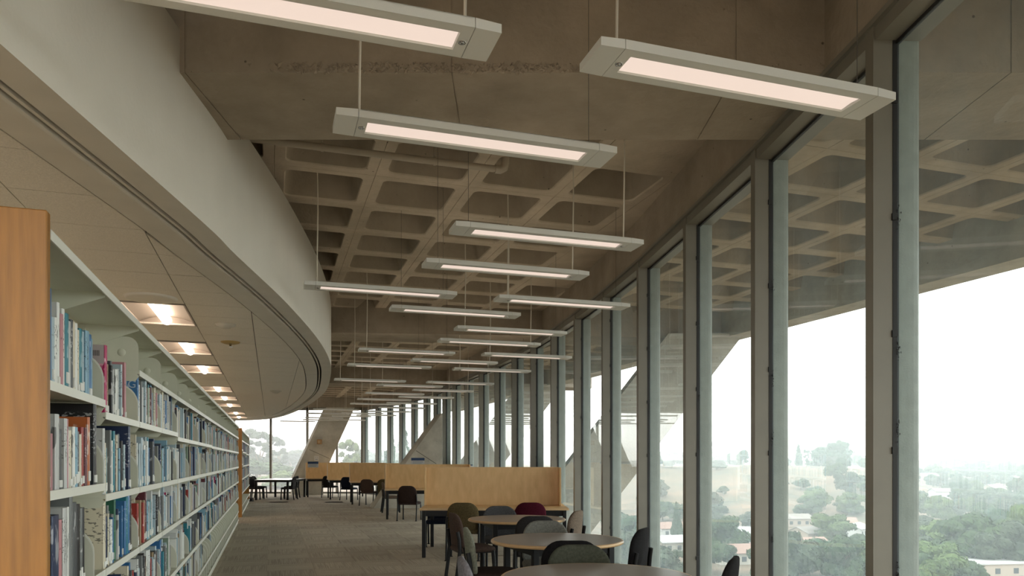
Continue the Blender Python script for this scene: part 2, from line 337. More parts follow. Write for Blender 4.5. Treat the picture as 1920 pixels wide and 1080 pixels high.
# ---------------------------------------------------------------- waffle ceiling
HW = 2.7; CS = .914; DEP = .36
def rrect(hx, hy, r, n=3):
    out = []
    for cx, cy, a0 in ((hx - r, hy - r, 0), (-hx + r, hy - r, 90), (-hx + r, -hy + r, 180), (hx - r, -hy + r, 270)):
        for k in range(n + 1):
            a = math.radians(a0 + 90 * k / n); out.append((cx + r * math.cos(a), cy + r * math.sin(a)))
    return out
wf = MB()
ru0, rv0 = 7.156, 1.856
for j in range(-15, 31):
    for k in range(-16, 8):
        cu, cv = ru0 + (j + .5) * CS, rv0 + (k + .5) * CS
        c = G(cu, cv, 0)
        if c.y > 33.5 or c.y < -7 or c.x < -14: continue
        dw = (c.x - wall_x(c.y)) * math.cos(math.atan(.1))
        if c.x > 9.5: continue
        z0 = HW + E; h = CS / 2
        def T(a, b, z): return G(cu + a, cv + b, z)
        if abs(dw - .15) < .52:
            wf.add([T(-h, -h, z0), T(h, -h, z0), T(h, h, z0), T(-h, h, z0)], [(0, 1, 2, 3)]); continue
        g = .0045
        edge = [(h, h), (-h, h), (-h, -h), (h, -h)]
        e0 = [T(a, b, z0 + .006) for a, b in edge]; e1 = [T(a * (h - g) / h, b * (h - g) / h, z0) for a, b in edge]
        wf.add(e0 + e1, [(i, (i + 1) % 4, 4 + (i + 1) % 4, 4 + i) for i in range(4)])
        ri = rrect(.365, .365, .07); N = len(ri)
        r2 = rrect(.355, .355, .07); r3 = rrect(.285, .285, .06); r4 = rrect(.25, .25, .05)
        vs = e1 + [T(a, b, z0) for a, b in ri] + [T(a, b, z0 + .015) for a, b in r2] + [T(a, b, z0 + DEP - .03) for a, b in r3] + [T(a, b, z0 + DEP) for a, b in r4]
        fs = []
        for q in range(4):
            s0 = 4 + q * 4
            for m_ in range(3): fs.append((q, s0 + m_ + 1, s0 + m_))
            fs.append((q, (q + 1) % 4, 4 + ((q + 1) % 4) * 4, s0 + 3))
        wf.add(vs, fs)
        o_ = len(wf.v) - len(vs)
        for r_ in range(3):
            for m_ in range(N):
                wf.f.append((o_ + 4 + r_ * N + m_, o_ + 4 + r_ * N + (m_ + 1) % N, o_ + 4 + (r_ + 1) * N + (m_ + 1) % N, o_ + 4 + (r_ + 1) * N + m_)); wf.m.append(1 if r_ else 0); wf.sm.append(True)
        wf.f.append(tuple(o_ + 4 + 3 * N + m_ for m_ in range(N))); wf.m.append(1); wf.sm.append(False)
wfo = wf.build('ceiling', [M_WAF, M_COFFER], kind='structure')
rc_ = [(-16, -8), (14, -8), (14, 34.5), (-16, 34.5)]
g0_, g1_ = G(-40, 8.3), G(60, 8.3)
def clip(poly, a, b):   # keep the left side of a->b
    out = []
    for i in range(len(poly)):
        p, q = poly[i], poly[(i + 1) % len(poly)]
        sp_ = (b[0] - a[0]) * (p[1] - a[1]) - (b[1] - a[1]) * (p[0] - a[0]); sq = (b[0] - a[0]) * (q[1] - a[1]) - (b[1] - a[1]) * (q[0] - a[0])
        if sp_ >= 0: out.append(p)
        if sp_ * sq < 0:
            t = sp_ / (sp_ - sq); out.append((p[0] + t * (q[0] - p[0]), p[1] + t * (q[1] - p[1])))
    return out
mb = MB(); mb.prism([(x, y, 3.09 + E) for x, y in clip(rc_, (g0_.x, g0_.y), (g1_.x, g1_.y))], (0, 0, .5)); mb.build('ceiling_roof_slab', M_CONC, kind='structure')
# concrete beams, joints as grooves
def beam(name, z0, z1, slope, xl, xr, zt=3.1):
    mb = MB(); xs = [xl, -3.4, -1.9, -.35, 1.3, 2.9, 4.6, xr] if xr > 4.7 else [xl, -5, -3.0, -1.4, 0.1, xr]
    g = .004
    for a, b in zip(xs[:-1], xs[1:]):
        mb.prism([(a + g, z0 + slope * a, 2.25 + E), (b - g, z0 + slope * b, 2.25 + E), (b - g, z1 + slope * b, 2.25 + E), (a + g, z1 + slope * a, 2.25 + E)], (0, 0, zt - 2.25))
        if b != xr: mb.prism([(b - g, z0 + slope * b + .006, 2.256 + E), (b + g, z0 + slope * b + .006, 2.256 + E), (b + g, z1 + slope * b - .006, 2.256 + E), (b - g, z1 + slope * b - .006, 2.256 + E)], (0, 0, zt - 2.26))
    o = mb.build(name, M_CONC, kind='structure'); recess_normals(o)
    return o
b1 = beam('ceiling_beam', 4.34, 5.25, .0, -9, 8.3)
beam('ceiling_beam', 13.5, 14.47, .09, -13, 4.1)
beam('ceiling_beam', 22.9, 23.95, .2, -13, 2.5)
beam('ceiling_beam', -5.4, -4.5, -.06, -9, 8.3)
# rough broken arris (spalled aggregate) along the near beam's lower edge
mb = MB(); rr = random.Random(3)
for k in range(800):
    x = -1.3 + 2.6 * rr.random() ** 1.0 + (.0 if k % 3 else rr.uniform(-.6, .6)); s = rr.uniform(.006, .026)
    z = 2.25 + rr.uniform(.0, .05)
    p = Vector((x, 4.34, z + E)); q = [p + Vector((rr.uniform(-s, s), rr.uniform(-.006, .004), rr.uniform(-s, s))) for _ in range(4)]
    mb.add(q + [p + Vector((0, -.008, 0))], [(0, 1, 4), (1, 2, 4), (2, 3, 4), (3, 0, 4)])
o = mb.build('rough_arris', M_CONC, b1, kind='stuff')
# edge beam of the overhang
mb = MB(); a = [G(-14, 7.95), G(34, 7.95), G(34, 8.38), G(-14, 8.38)]
mb.prism([(p.x, p.y, 2.25 + E) for p in a], (0, 0, 1.3)); o = mb.build('ceiling_edge_beam', M_CONCG, kind='structure'); recess_normals(o)
# pipe
pr = thing('sprinkler_pipe', 'beige sprinkler pipe with an elbow crossing below the waffle ceiling', 'pipe')
pe = P(938, 318, 2.60); du, dv = Puv(938, 318, 2.6)
pts = [G(du, dv - 3.6, 2.6 + E), G(du, dv, 2.6 + E)]
MB().tube(pts, .03, 10).build('pipe', M_PIPE, pr)
el = MB(); c0 = G(du, dv, 2.6 + E)
el.tube([c0 - G(0, .05), c0, c0 + G(0, .035, .02), c0 + G(0, .045, .06), c0 + G(0, .045, .12)], .038, 10); el.build('elbow', M_PIPE, pr)
MB().tube([c0 + G(0, .045, .1), c0 + G(0, .045, .40)], .02, 8).build('riser', M_PIPE, pr)
for dd in (.6, 1.55, 2.5):
    q = G(du, dv - dd, 2.6 + E); hb = MB(); hb.tube([q + Vector((0, 0, -.03)), q + Vector((0, 0, .4))], .006, 6)
    hb.lathe([(.036, -.012), (.036, .012)], 12, M=Matrix.Translation(q) @ Matrix.Rotation(TH, 4, 'Z') @ Matrix.Rotation(math.pi / 2, 4, 'Y')); hb.build('hanger', M_PIPE, pr)

# ---------------------------------------------------------------- curved bulkhead and lower ceiling
HB = 1.5
BK = [(-1.60, -6.8), (-1.64, -4), (-1.70, -1), (-1.78, 1.4), (-1.845, 2.68), (-1.955, 4.75), (-2.025, 5.5), (-2.16, 7.17), (-2.42, 9.33), (-2.78, 11.4), (-3.25, 13.38), (-4.02, 16.15), (-4.9, 18.7), (-5.95, 21.4), (-7.2, 24.3), (-8.3, 26.5), (-9.3, 27.9), (-10.5, 28.6), (-13.3, 28.9)]
def catmull(pts, n=4):
    out = []
    for i in range(len(pts) - 1):
        p0 = Vector(pts[max(i - 1, 0)]); p1 = Vector(pts[i]); p2 = Vector(pts[i + 1]); p3 = Vector(pts[min(i + 2, len(pts) - 1)])
        for k in range(n):
            t = k / n; out.append(.5 * ((2 * p1) + (p2 - p0) * t + (2 * p0 - 5 * p1 + 4 * p2 - p3) * t * t + (3 * p1 - p0 - 3 * p2 + p3) * t ** 3))
    out.append(Vector(pts[-1])); return out
BC = [Vector((p[0], p[1], 0)) for p in catmull([(x, y, 0) for x, y in BK], 5)]
BN = norms(BC)
mb = MB(); z = HB + E
sweep(mb, BC, BN, [(-.1, 2.5 + E), (0, 2.5 + E), (0, z)], smooth=True, rev=True); sweep(mb, BC, BN, [(-.1, 2.5 + E), (-.1, z + .1)])
bo = mb.build('wall_bulkhead', M_PLASTER, kind='structure')
mb = MB(); sweep(mb, BC, BN, [(0, z), (-.16, z), (-.16, z + .03)]); sweep(mb, BC, BN, [(-.188, z + .03), (-.188, z + .002), (-.206, z + .002), (-.206, z + .03)]); sweep(mb, BC, BN, [(-.232, z + .03), (-.232, z), (-.25, z - .004), (-.43, z - .004), (-.43, z + .03)])
mb.build('ceiling_perimeter', M_SOFFIT, kind='structure')
mb = MB(); sweep(mb, BC, BN, [(-.1, z + .035), (-.46, z + .035), (-.46, z + .16)]); mb.build('ceiling_slot', M_BLACK, kind='structure')
# lay-in tiles clipped by the curve
IC = [p - n * .444 for p, n in zip(BC, BN)]
lim = [(p.x, p.y) for p in IC]
TU = [7.85, 10.35, 12.8, 16.4, 18.85, 21.3, 25.0, 27.4]
lc = link('ceiling_lower', None, kind='structure')
bk = [(-13.3, -6.8)] + [(p.x, p.y) for p in IC] ; bk = [p for p in bk if p[1] <= 28.9]
mb = MB(); mb.prism([(x, y, z + .16) for x, y in bk], (0, 0, .02)); mb.build('backing', M_BLACK, lc)
cnt = 0; restt = MB()
for j in range(-20, 42):
    for k in range(-3, 7):
        u0 = 6.6 + j * .61; v0 = -.19 + k * .6
        g = .0035
        gu = .012 if (j % 14 == 0) else g
        if k == -2 and any(u0 + .3 > tu_ - .02 and u0 + .3 < tu_ + 1.24 for tu_ in TU): continue
        c = [G(u0 + gu, v0 + g), G(u0 + gu, v0 + .6 - g), G(u0 + .61 - g, v0 + .6 - g), G(u0 + .61 - g, v0 + g)]
        p2 = [(p.x, p.y) for p in c]
        if min(p[1] for p in p2) < -2: continue
        cc_ = (c[0] + c[2]) / 2; near_ = sorted(range(len(lim) - 1), key=lambda q: (lim[q][0] - cc_.x) ** 2 + (lim[q][1] - cc_.y) ** 2)[:4]
        for q in near_:
            p2 = clip(p2, lim[q], lim[q + 1])
            if len(p2) < 3: break
        if len(p2) < 3: continue
        ar = abs(sum(p2[i][0] * p2[(i + 1) % len(p2)][1] - p2[(i + 1) % len(p2)][0] * p2[i][1] for i in range(len(p2)))) / 2
        if ar < .002: continue
        if c[0].y > 2.0 and k >= -2:
            t_ = MB(); t_.prism([(x, y, z) for x, y in p2], (0, 0, .015)); o = t_.build('ceiling_tile', M_TILE, lc); recess_normals(o); cnt += 1
        else: restt.prism([(x, y, z) for x, y in p2], (0, 0, .015))
# plain ceiling further in
c = [G(-6, -2.0), G(-6, -13), G(34, -13), G(34, -2.0)]; p2 = [(p.x, p.y) for p in c]
for a, b in zip(lim[:-1], lim[1:]): p2 = clip(p2, a, b)
p2 = clip(p2, (-13.3, 40), (-13.3, -10))
restt.prism([(x, y, z) for x, y in p2], (0, 0, .015))
o = restt.build('ceiling_tiles', M_TILE, lc, kind='stuff'); recess_normals(o)
# troffers
def troffer(u, k):
    t = thing('ceiling_light', '%s lit recessed troffer light above the bookshelves, counted from the camera' % ORD[k], 'ceiling light', G(u + .61, -1.09, z), math.pi / 2 + TH, 'recessed lights over the stacks')
    m = MB(); n = 8
    sec = [(-.29 + .58 * q / 16) for q in range(17)]
    def prof(y): return .02 + .07 * (1 - (abs(y) / .29) ** 2)
    vs = []; 
    for x in (-.6, .6):
        for y in sec: vs.append((x, y, prof(y)))
    m.add(vs, [(i, i + 1, 17 + i + 1, 17 + i) for i in range(16)], 0, True)
    for x in (-.6, .6): m.add([(x, y, prof(y)) for y in sec] + [(x, .29, 0), (x, -.29, 0)], [tuple(range(19))])
    for s in (-1, 1): m.box((-.605, s * .29 - .008, -.006), (.605, s * .29 + .008, .03)); m.box((s * .6 - .008, -.29, -.006), (s * .6 + .008, .29, .03))
    m.box((-.61, -.3, .1), (.61, .3, .12))
    m.build('reflector', M_TROF, t)
    b = MB(); b.tube([(-.55, 0, .035), (-.53, 0, .035), (.53, 0, .035), (.55, 0, .035)], [.03, .052, .052, .03], 12); b.build('lit_basket', M_TUBE, t)
    return t
for k, u in enumerate(TU): troffer(u, k)
# unseen lights added over the stacks and behind the camera to brighten the room
_n = 0
for v_, us in ((-1.09, (-5.2, -2.7, -.3)), (-3.49, (-2.7, 1.6, 6.0, 10.35, 15.0, 19.0, 23.5)), (-5.89, (1.6, 6.0, 10.35, 15.0, 19.0))):
    for u in us:
        _n += 1
        t = thing('ceiling_light', '%s added unseen light %s, out of the aisle view' % (ORD[us.index(u)], {-1.09: 'overhead behind the camera', -3.49: 'in the second row over the inner stacks', -5.89: 'in the third row over the inner stacks'}[v_]), 'ceiling light', G(u + .61, v_, z - .13), math.pi / 2 + TH, 'unseen lights added to brighten the room')
        MB().box((-.6, -.29, .09), (.6, .29, .125)).build('housing', M_TROF, t)
        MB().box((-.56, -.25, .075), (.56, .25, .088)).build('added_fill_lens', mat('added_fill_lens', (.5, .5, .5), .5, emit=(1, .86, .70), estr=7), t)
def disc(name, label, cat, px, py, prof, m, h=HB, mats2=None):
    p = P(px, py, h); t = MB(); t.lathe(prof, 24); o = t.build(name, m, loc=(p.x, p.y, h + E), label=label, cat=cat); return o
disc('ceiling_speaker', 'large flat round speaker grille in the tiled ceiling before the first light', 'speaker', 283, 558, [(0, -.02), (.2, -.02), (.222, -.014), (.23, .0)], M_SOFFIT)
disc('ceiling_speaker', 'round speaker in the tiled ceiling near the far glass wall', 'speaker', 480, 782, [(0, -.05), (.2, -.05), (.3, -.02), (.33, 0)], M_SOFFIT)
disc('smoke_detector', 'white round smoke detector on the lower ceiling, nearest', 'smoke detector', 423, 608, [(0, -.045), (.05, -.045), (.07, -.03), (.1, -.02), (.11, 0)], mat('detector_white', (.5, .47, .4), .5))
t = thing('ceiling_sprinkler', 'yellowed ceiling sprinkler rose with a chrome head', 'sprinkler', P(432, 641, HB))
MB().lathe([(0, -.02), (.06, -.03), (.11, -.015), (.12, 0)], 20).build('rose', mat('yellowed_plastic', (.4, .28, .1), .5), t)
MB().lathe([(0, -.07), (.03, -.065), (.012, -.055), (.018, -.02)], 12).build('head', M_CHROME, t)
disc('smoke_detector', 'small smoke detector on the lower ceiling beyond the sprinkler', 'smoke detector', 517, 733, [(0, -.05), (.05, -.05), (.1, -.02), (.13, 0)], mat('detector_white', (.5, .47, .4), .5))

# ---------------------------------------------------------------- closing walls and far glass wall
MB().box((-13.6, -6.9, -.3), (-13.3, 34, 3.1 + E)).build('wall_left', M_PLASTER, kind='structure')
bkw = link('window_29', None, kind='structure')
for k in range(11):
    x = -13.3 + 1.53 * k; MB().box((x - .045, -6.95, 0), (x + .045, -6.83, HH + .1 + E)).build('frame_post', M_FRAME2, bkw)
    if k < 10: MB().box((x + .045, -6.894, .08), (x + 1.485, -6.886, HH + E)).build('pane', M_CLEAR, bkw)
MB().box((-13.3, -6.97, HH + E), (2.5, -6.8, 3.1 + E)).build('wall_back_spandrel', M_CONC, kind='structure')
ZE = 32.5
endw = link('window_28', None, kind='structure')
def px2x(px, d): return (px - 960) / F * d
ex = [px2x(p, ZE) for p in (371, 439, 508, 576.5, 632, 679)]
ex = [-13.3] + [e for e in ex if e > -13.3] 
for k, x in enumerate(ex):
    MB().box((x - .045, ZE - .06, 0), (x + .045, ZE + .06, HH + .1 + E)).build('frame_post', M_FRAME2, endw)
for a, b in zip(ex[:-1], ex[1:]):
    MB().box((a + .045, ZE - .004, .08), (b - .045, ZE + .004, HH + E)).build('pane', M_CLEAR, endw)
MB().box((-13.3, ZE - .06, 0), (ex[-1], ZE + .06, .08)).build('sill', M_FRAME2, endw)
MB().box((-13.3, ZE - .06, HH + E), (ex[-1] + .3, ZE + .06, HH + .12 + E)).build('head', M_MULL, endw)
MB().box((-13.3, ZE - .05, HH + .1 + E), (ex[-1] + .5, ZE + .25, 3.1 + E)).build('wall_far_spandrel', M_CONC, kind='structure')

# ---------------------------------------------------------------- inclined columns
def slabcol(name, poly, y0, th, m=M_CONCG, joint=None, label=None, skew=0):
    mb = MB(); mb.prism([(x, y0, zz) for x, zz in poly], (skew, th, 0)); o = mb.build(name, m, kind='structure'); recess_normals(o)
    return o
zc = 31.35
def cx(px, py, d=zc): return ((px - 960) / F * d, (HY - py) / F * d + E)
poly = [cx(549.5, 927.6), cx(549.5, 895.5), cx(579, 832), cx(612, 764), cx(665, 764), cx(617.5, 868), cx(606, 893), cx(606, 927.6)]
col1 = slabcol('column_inclined', poly, zc, .6, skew=-.26)
def groove(a, b, y0, par, r=.006):
    MB().tube([(a[0], y0, a[1]), (b[0], y0, b[1])], r, 6).build('form_joint', M_BLACK, par)
groove(cx(580, 843), cx(618, 860), zc, col1)
zc2 = 22.6
poly = [cx(700, 960, zc2), cx(740, 897, zc2), cx(828.5, 775, zc2), cx(829.5, 775, zc2), cx(829.5, 960, zc2)]
poly = [(x, max(zz, 0)) for x, zz in poly]
col2 = slabcol('column_inclined', poly, zc2, .8, skew=-.28)
groove(cx(780, 845, zc2), cx(818, 869.6, zc2), zc2, col2)
# outside struts carrying the overhang
def strut(xlow, z, d=.95, nm='column_outside_strut'):
    s = 1.3; pts = []
    for h in (-2.4, 2.3): pts.append((xlow + (h) / s, h + E))
    wd = 1.38; q = [pts[0], pts[1], (pts[1][0] + wd, pts[1][1]), (pts[0][0] + wd, pts[0][1])]
    # clip against the wall line, keep outside
    wx = wall_x(z + d) + .45; wx = max(wall_x(z), wall_x(z + d)) + .4
    q = clip(q, (wx, 50), (wx, -50))
    return slabcol(nm, q, z, d)
strut(1.08, 13.6); strut(-1.55, 22.6)
# cladding of a lower wing seen through the panes behind the near carrel
# ---------------------------------------------------------------- pendant lamps
LH = 1.62; LL = 1.45; LW = .222; LT = .038
LIST = [ # near-left bottom corner px (or right corner with flag), power cord side
 ('R', 941.2, 61, 1), ('L', 1128, 83, 0), ('L', 630.5, 213.3, 0), ('L', 855, 422.7, 1), ('L', 800, 490.7, 1), ('L', 570.7, 533, 0), ('L', 936.7, 558, 0), ('L', 735, 576.7, 1),
 ('L', 858.4, 614.9, 0), ('L', 826, 638, 1), ('L', 674, 655.8, 0), ('L', 909, 664.3, 0), ('L', 774, 675.3, 1), ('L', 652.9, 684.2, 0), ('L', 852.7, 692, 0), ('L', 627.7, 711.8, 0), ('L', 802.4, 716.9, 1),
 ('L', 708, 722.2, 0), ('L', 775.6, 731.5, 1), ('L', 686, 737.5, 0), ('L', 748.9, 744.3, 1), ('L', 670.8, 748.6, 0), ('L', 726.2, 756.0, 1), ('L', 657.6, 757.3, 0), ('L', 711, 764.5, 1), ('L', 691, 771.6, 0), ('L', 588, 767.8, 0),
 ('L', 577, 775.5, 1), ('L', 641, 774.8, 0), ('L', 623, 780.5, 1), ('L', 572.4, 783.6, 0), ('L', 669, 778.6, 1), ('L', 567.8, 787.5, 0), ('L', 618, 787.5, 1), ('L', 525, 790.3, 0)]
LROW = {0: 'cut by the top left edge of the picture', 1: 'at the upper right beside the tall window', 2: 'hanging in front of the big concrete beam', 3: 'just beyond the big concrete beam, right side', 4: 'overlapping the waffle coffers in mid picture', 5: 'with its left end against the cream bulkhead', 6: 'with its right end against the window heads', 7: 'in front of the second concrete beam'}
def ring(mb, a, b, z0, z1, mi=0):
    (ax0, ax1, ay0, ay1), (bx0, bx1, by0, by1) = a, b
    A = [(ax0, ay0, z0), (ax1, ay0, z0), (ax1, ay1, z0), (ax0, ay1, z0)]; B = [(bx0, by0, z1), (bx1, by0, z1), (bx1, by1, z1), (bx0, by1, z1)]
    mb.add(A + B, [(i, (i + 1) % 4, 4 + (i + 1) % 4, 4 + i) for i in range(4)], mi)
EC = .105
hm = MB()
ring(hm, (EC, LL - EC, 0, LW), (.15, LL - .15, .048, LW - .048), 0, 0)      # underside around the opening
ring(hm, (.15, LL - .15, .048, LW - .048), (.154, LL - .154, .052, LW - .052), 0, .008)
hm.box((EC, 0, .0), (LL - EC, .003, LT)); hm.box((EC, LW - .003, 0), (LL - EC, LW, LT)); hm.box((EC, 0, LT - .004), (LL - EC, LW, LT)); hm.box((EC, .003, .001), (EC + .02, LW - .003, LT - .004)); hm.box((LL - EC - .02, .003, .001), (LL - EC, LW - .003, LT - .004))
for x, s in ((.133, 1),): pass
housing = hm.mesh('lamp_housing', M_LAMP)
dm = MB(); dm.add([(.153, .051, .0075), (LL - .153, .051, .0075), (LL - .153, LW / 2, .012), (.153, LW / 2, .012), (LL - .153, LW - .051, .0075), (.153, LW - .051, .0075)], [(0, 1, 2, 3), (3, 2, 4, 5)], 0, True)
diffuser = dm.mesh('diffuser', M_DIFF)
um_ = MB(); um_.add([(.2, .06, LT + .002), (LL - .2, .06, LT + .002), (LL - .2, LW - .06, LT + .002), (.2, LW - .06, LT + .002)], [(0, 1, 2, 3)]); uplight = um_.mesh('uplight_lens', mat('lit_uplight', (1, 1, 1), .5, emit=(1, .84, .66), estr=1.3))
def capm(s):
    c = MB(); e = .004; x0, x1 = 0, EC - .0025
    pts = [(x0, e, 0), (x1, 0, 0), (x1, LW, 0), (x0, LW - e, 0), (x0, e, LT - .004), (x1, 0, LT), (x1, LW, LT), (x0, LW - e, LT - .004)]
    if s: pts = [(LL - p[0], p[1], p[2]) for p in pts]
    fs = [(0, 3, 2, 1), (4, 5, 6, 7), (0, 1, 5, 4), (1, 2, 6, 5), (2, 3, 7, 6), (3, 0, 4, 7)]
    if s: fs = [f[::-1] for f in fs]
    c.add(pts, fs); return c.mesh('end_cap', M_LAMP)
caps = (capm(0), capm(1))
sm_ = MB(); sm_.lathe([(0, -.006), (.006, -.006), (.008, -.003), (.008, 0)], 16); sm_.lathe([(.011, 0), (.012, -.003), (.015, -.003), (.016, 0)], 16); sensor = sm_.mesh('sensor', M_CHROME)
lamps = []
for k, (side, x, y, cord) in enumerate(LIST):
    p = P(x, y, LH); d = G(0, 1)
    base = p if side == 'L' else p - d * LL
    base.z = LH + E
    lamps.append((base.y, base, cord))
order = sorted(range(len(lamps)), key=lambda i: lamps[i][0])
for rank, i in enumerate(order):
    _, base, cord = lamps[i]
    lab = 'slim silver pendant lamp ' + LROW[i] if i in LROW else 'slim silver pendant lamp, %s nearest of the hanging lamps' % ORD[rank]
    t = thing('pendant_lamp', lab, 'pendant lamp', base, TH, 'hanging linear lamps')
    link('lamp_housing', housing, t); link('diffuser', diffuser, t); link('uplight_lens', uplight, t); link('end_cap', caps[0], t); link('end_cap', caps[1], t)
    link('sensor', sensor, t, loc=((.128 if cord == 0 else LL - .128), LW * .5, 0))
    up = HW + DEP - LH - .005
    for s in (0, 1):
        xx = EC + .012 if s == 0 else LL - EC - .012
        wp = base + G(0, xx) + G(LW / 2, 0); du = (wp.y - 0)
        top = up
        if 4.34 < wp.y < 5.25 or 13.5 + .09 * wp.x < wp.y < 14.47 + .09 * wp.x or 22.9 + .2 * wp.x < wp.y < 23.95 + .2 * wp.x: top = 2.25 - LH
        elif (wp.x > wall_x(wp.y) - .5): top = HW - LH
        r = .0062 if s == cord else .0017
        c = MB(); bend = .01 if s == cord else 0
        c.tube([(xx, LW / 2, LT - .004), (xx + bend, LW / 2, top * .5), (xx, LW / 2, top)], r, 6)
        c.build('power_cord' if s == cord else 'hanging_wire', M_CORD if s == cord else M_WIRE, t)

# ---------------------------------------------------------------- bookcases
BU0, BV = 2.846, -.711; BW = .9144; SD = .30
RZ = math.pi / 2 + TH
def shelf_mesh():
    m = MB(); m.box((.006, 0, -.02), (BW - .006, SD, 0)); m.box((.006, -.004, -.03), (BW - .006, 0, .003), 1)
    for x in (.003, BW - .006): m.prism([(x, .012, -.02), (x, 0.0, -.03), (x, .02, -.06), (x, .29, -.06), (x, .29, -.02)], (.003, 0, 0))
    return m.mesh('shelf', [M_SHELF, M_SHELFL])
def plate(hh, rad, dep, th=.002, sk=0):
    pts = [(0.0, dep, 0), (0.0, .004, 0)]
    for q in range(9):
        a = math.pi / 2 * q / 8; pts.append((0, .004 + rad - rad * math.cos(a), hh - rad + rad * math.sin(a)))
    pts.append((0, dep, hh)); m = MB(); m.prism(pts, (th, 0, 0))
    return m, pts
SHM = shelf_mesh()
pm, _ = plate(.19, .06, SD - .01); 
pm.lathe([(0, .006), (.018, .006), (.022, 0)], 14, M=Matrix.Translation((0, .09, .10)) @ Matrix.Rotation(-math.pi / 2, 4, 'Y')); BRK = pm.mesh('end_bracket', M_SHELF)
be, pts_ = plate(.215, .12, .16); be.box((-.1, .01, 0), (0.0, .15, .002))
be.lathe([(0, .004), (.018, .004), (.022, 0)], 14, M=Matrix.Translation((0, .10, .12)) @ Matrix.Rotation(-math.pi / 2, 4, 'Y'))
be.prism([(-.0005, p[1] - .002, p[2] + .002) for p in pts_[1:-1]] + [(-.0005, p[1] + .003, p[2] - .004) for p in reversed(pts_[1:-1])], (.003, 0, 0), 1)
BEND = be.mesh('bookend', [M_SHELF, M_SHELFL])
cm = MB(); cm.box((0, -.008, 2.222), (BW, SD, 2.232)); cm.box((0, -.012, 2.205), (BW, -.006, 2.24), 1); CAN = cm.mesh('canopy', [M_SHELF, M_SHELFL])
gm = MB(); gm.prism([(0, 0, 2.222), (0, 0, 2.20), (0, SD, 2.08), (0, SD, 2.222)], (.004, 0, 0)); GUS = gm.mesh('canopy_bracket', M_SHELF)
um = MB(); um.box((-.015, SD - .03, 0), (.015, SD + .03, 2.22)); um.box((-.006, SD - .033, .1), (-.002, SD - .03, 2.2), 1); um.box((.002, SD - .033, .1), (.006, SD - .03, 2.2), 1); UPR = um.mesh('upright', [M_SHELF, M_SHELFL])
bm_ = MB(); bm_.box((0.015, SD, .05), (BW - .015, SD + .012, 2.22)); BACK = bm_.mesh('back_panel', M_SHELF)
km = MB(); km.box((0, .02, 0), (BW, SD, .075)); km.box((0, .014, .0), (BW, .02, .08), 0); KICK = km.mesh('base', [M_SHELF, M_SHELFL])
def levels(b):
    l1 = [1.735, 1.362][0] if b == 0 else (1.683 if b < 4 else 1.65 if b < 8 else 1.64)
    return [l1, 1.362 if b == 0 else 1.312, .975, .607, .285]
def bay(u, b, blk, nb):
    pos = '%s bay from the near wooden end panel' % ORD[b] if blk == 0 else '%s bay of the farther bookcase' % ORD[b]
    t = thing('bookcase', 'cream steel bookcase section, ' + pos, 'bookcase', G(u, BV), RZ, 'bookcase sections along the aisle')
    link('upright', UPR, t); link('back_panel', BACK, t); link('canopy', CAN, t); link('base', KICK, t)
    link('canopy_bracket', GUS, t, loc=(BW - .004, 0, 0))
    if b == nb - 1: link('upright', UPR, t, loc=(BW, 0, 0))
    for L_ in levels(b) : link('shelf', SHM, t, loc=(0, 0, L_))
    link('shelf', SHM, t, loc=(0, 0, .1))
    if b > 1 or blk:
        sh_ = link('shelf', SHM, t, loc=(0, 0, 1.975)); link('end_bracket', BRK, sh_, loc=(.004, 0, 0))
        if b == nb - 1: link('end_bracket', BRK, sh_, loc=(BW - .004, 0, 0))
    return t
NB = 17
for b in range(NB): bay(BU0 + b * BW, b, 0, NB)
for b in range(8): bay(20.3 + b * BW, b, 1, 8)
def endpanel(u, lab, wd=.68, top=2.29, v=BV + .012):
    m = MB(); m.box((0, 0, 0), (.04, wd, top), ch=.004); o = m.build('end_panel', M_WOOD, loc=G(u, v), rz=RZ, label=lab, cat='panel')
endpanel(BU0 - .046, 'large honey maple end panel closing the near end of the bookshelves')
endpanel(BU0 + NB * BW + .016, 'maple end panel at the far end of the long bookcase', top=2.25, v=BV - .01)
endpanel(20.25, 'maple end panel facing the gap before the farther bookcase', top=2.28, v=BV + .01)
endpanel(20.3 + 8 * BW + .016, 'maple end panel on the far end of the farther bookcase', top=2.25, v=BV - .01)

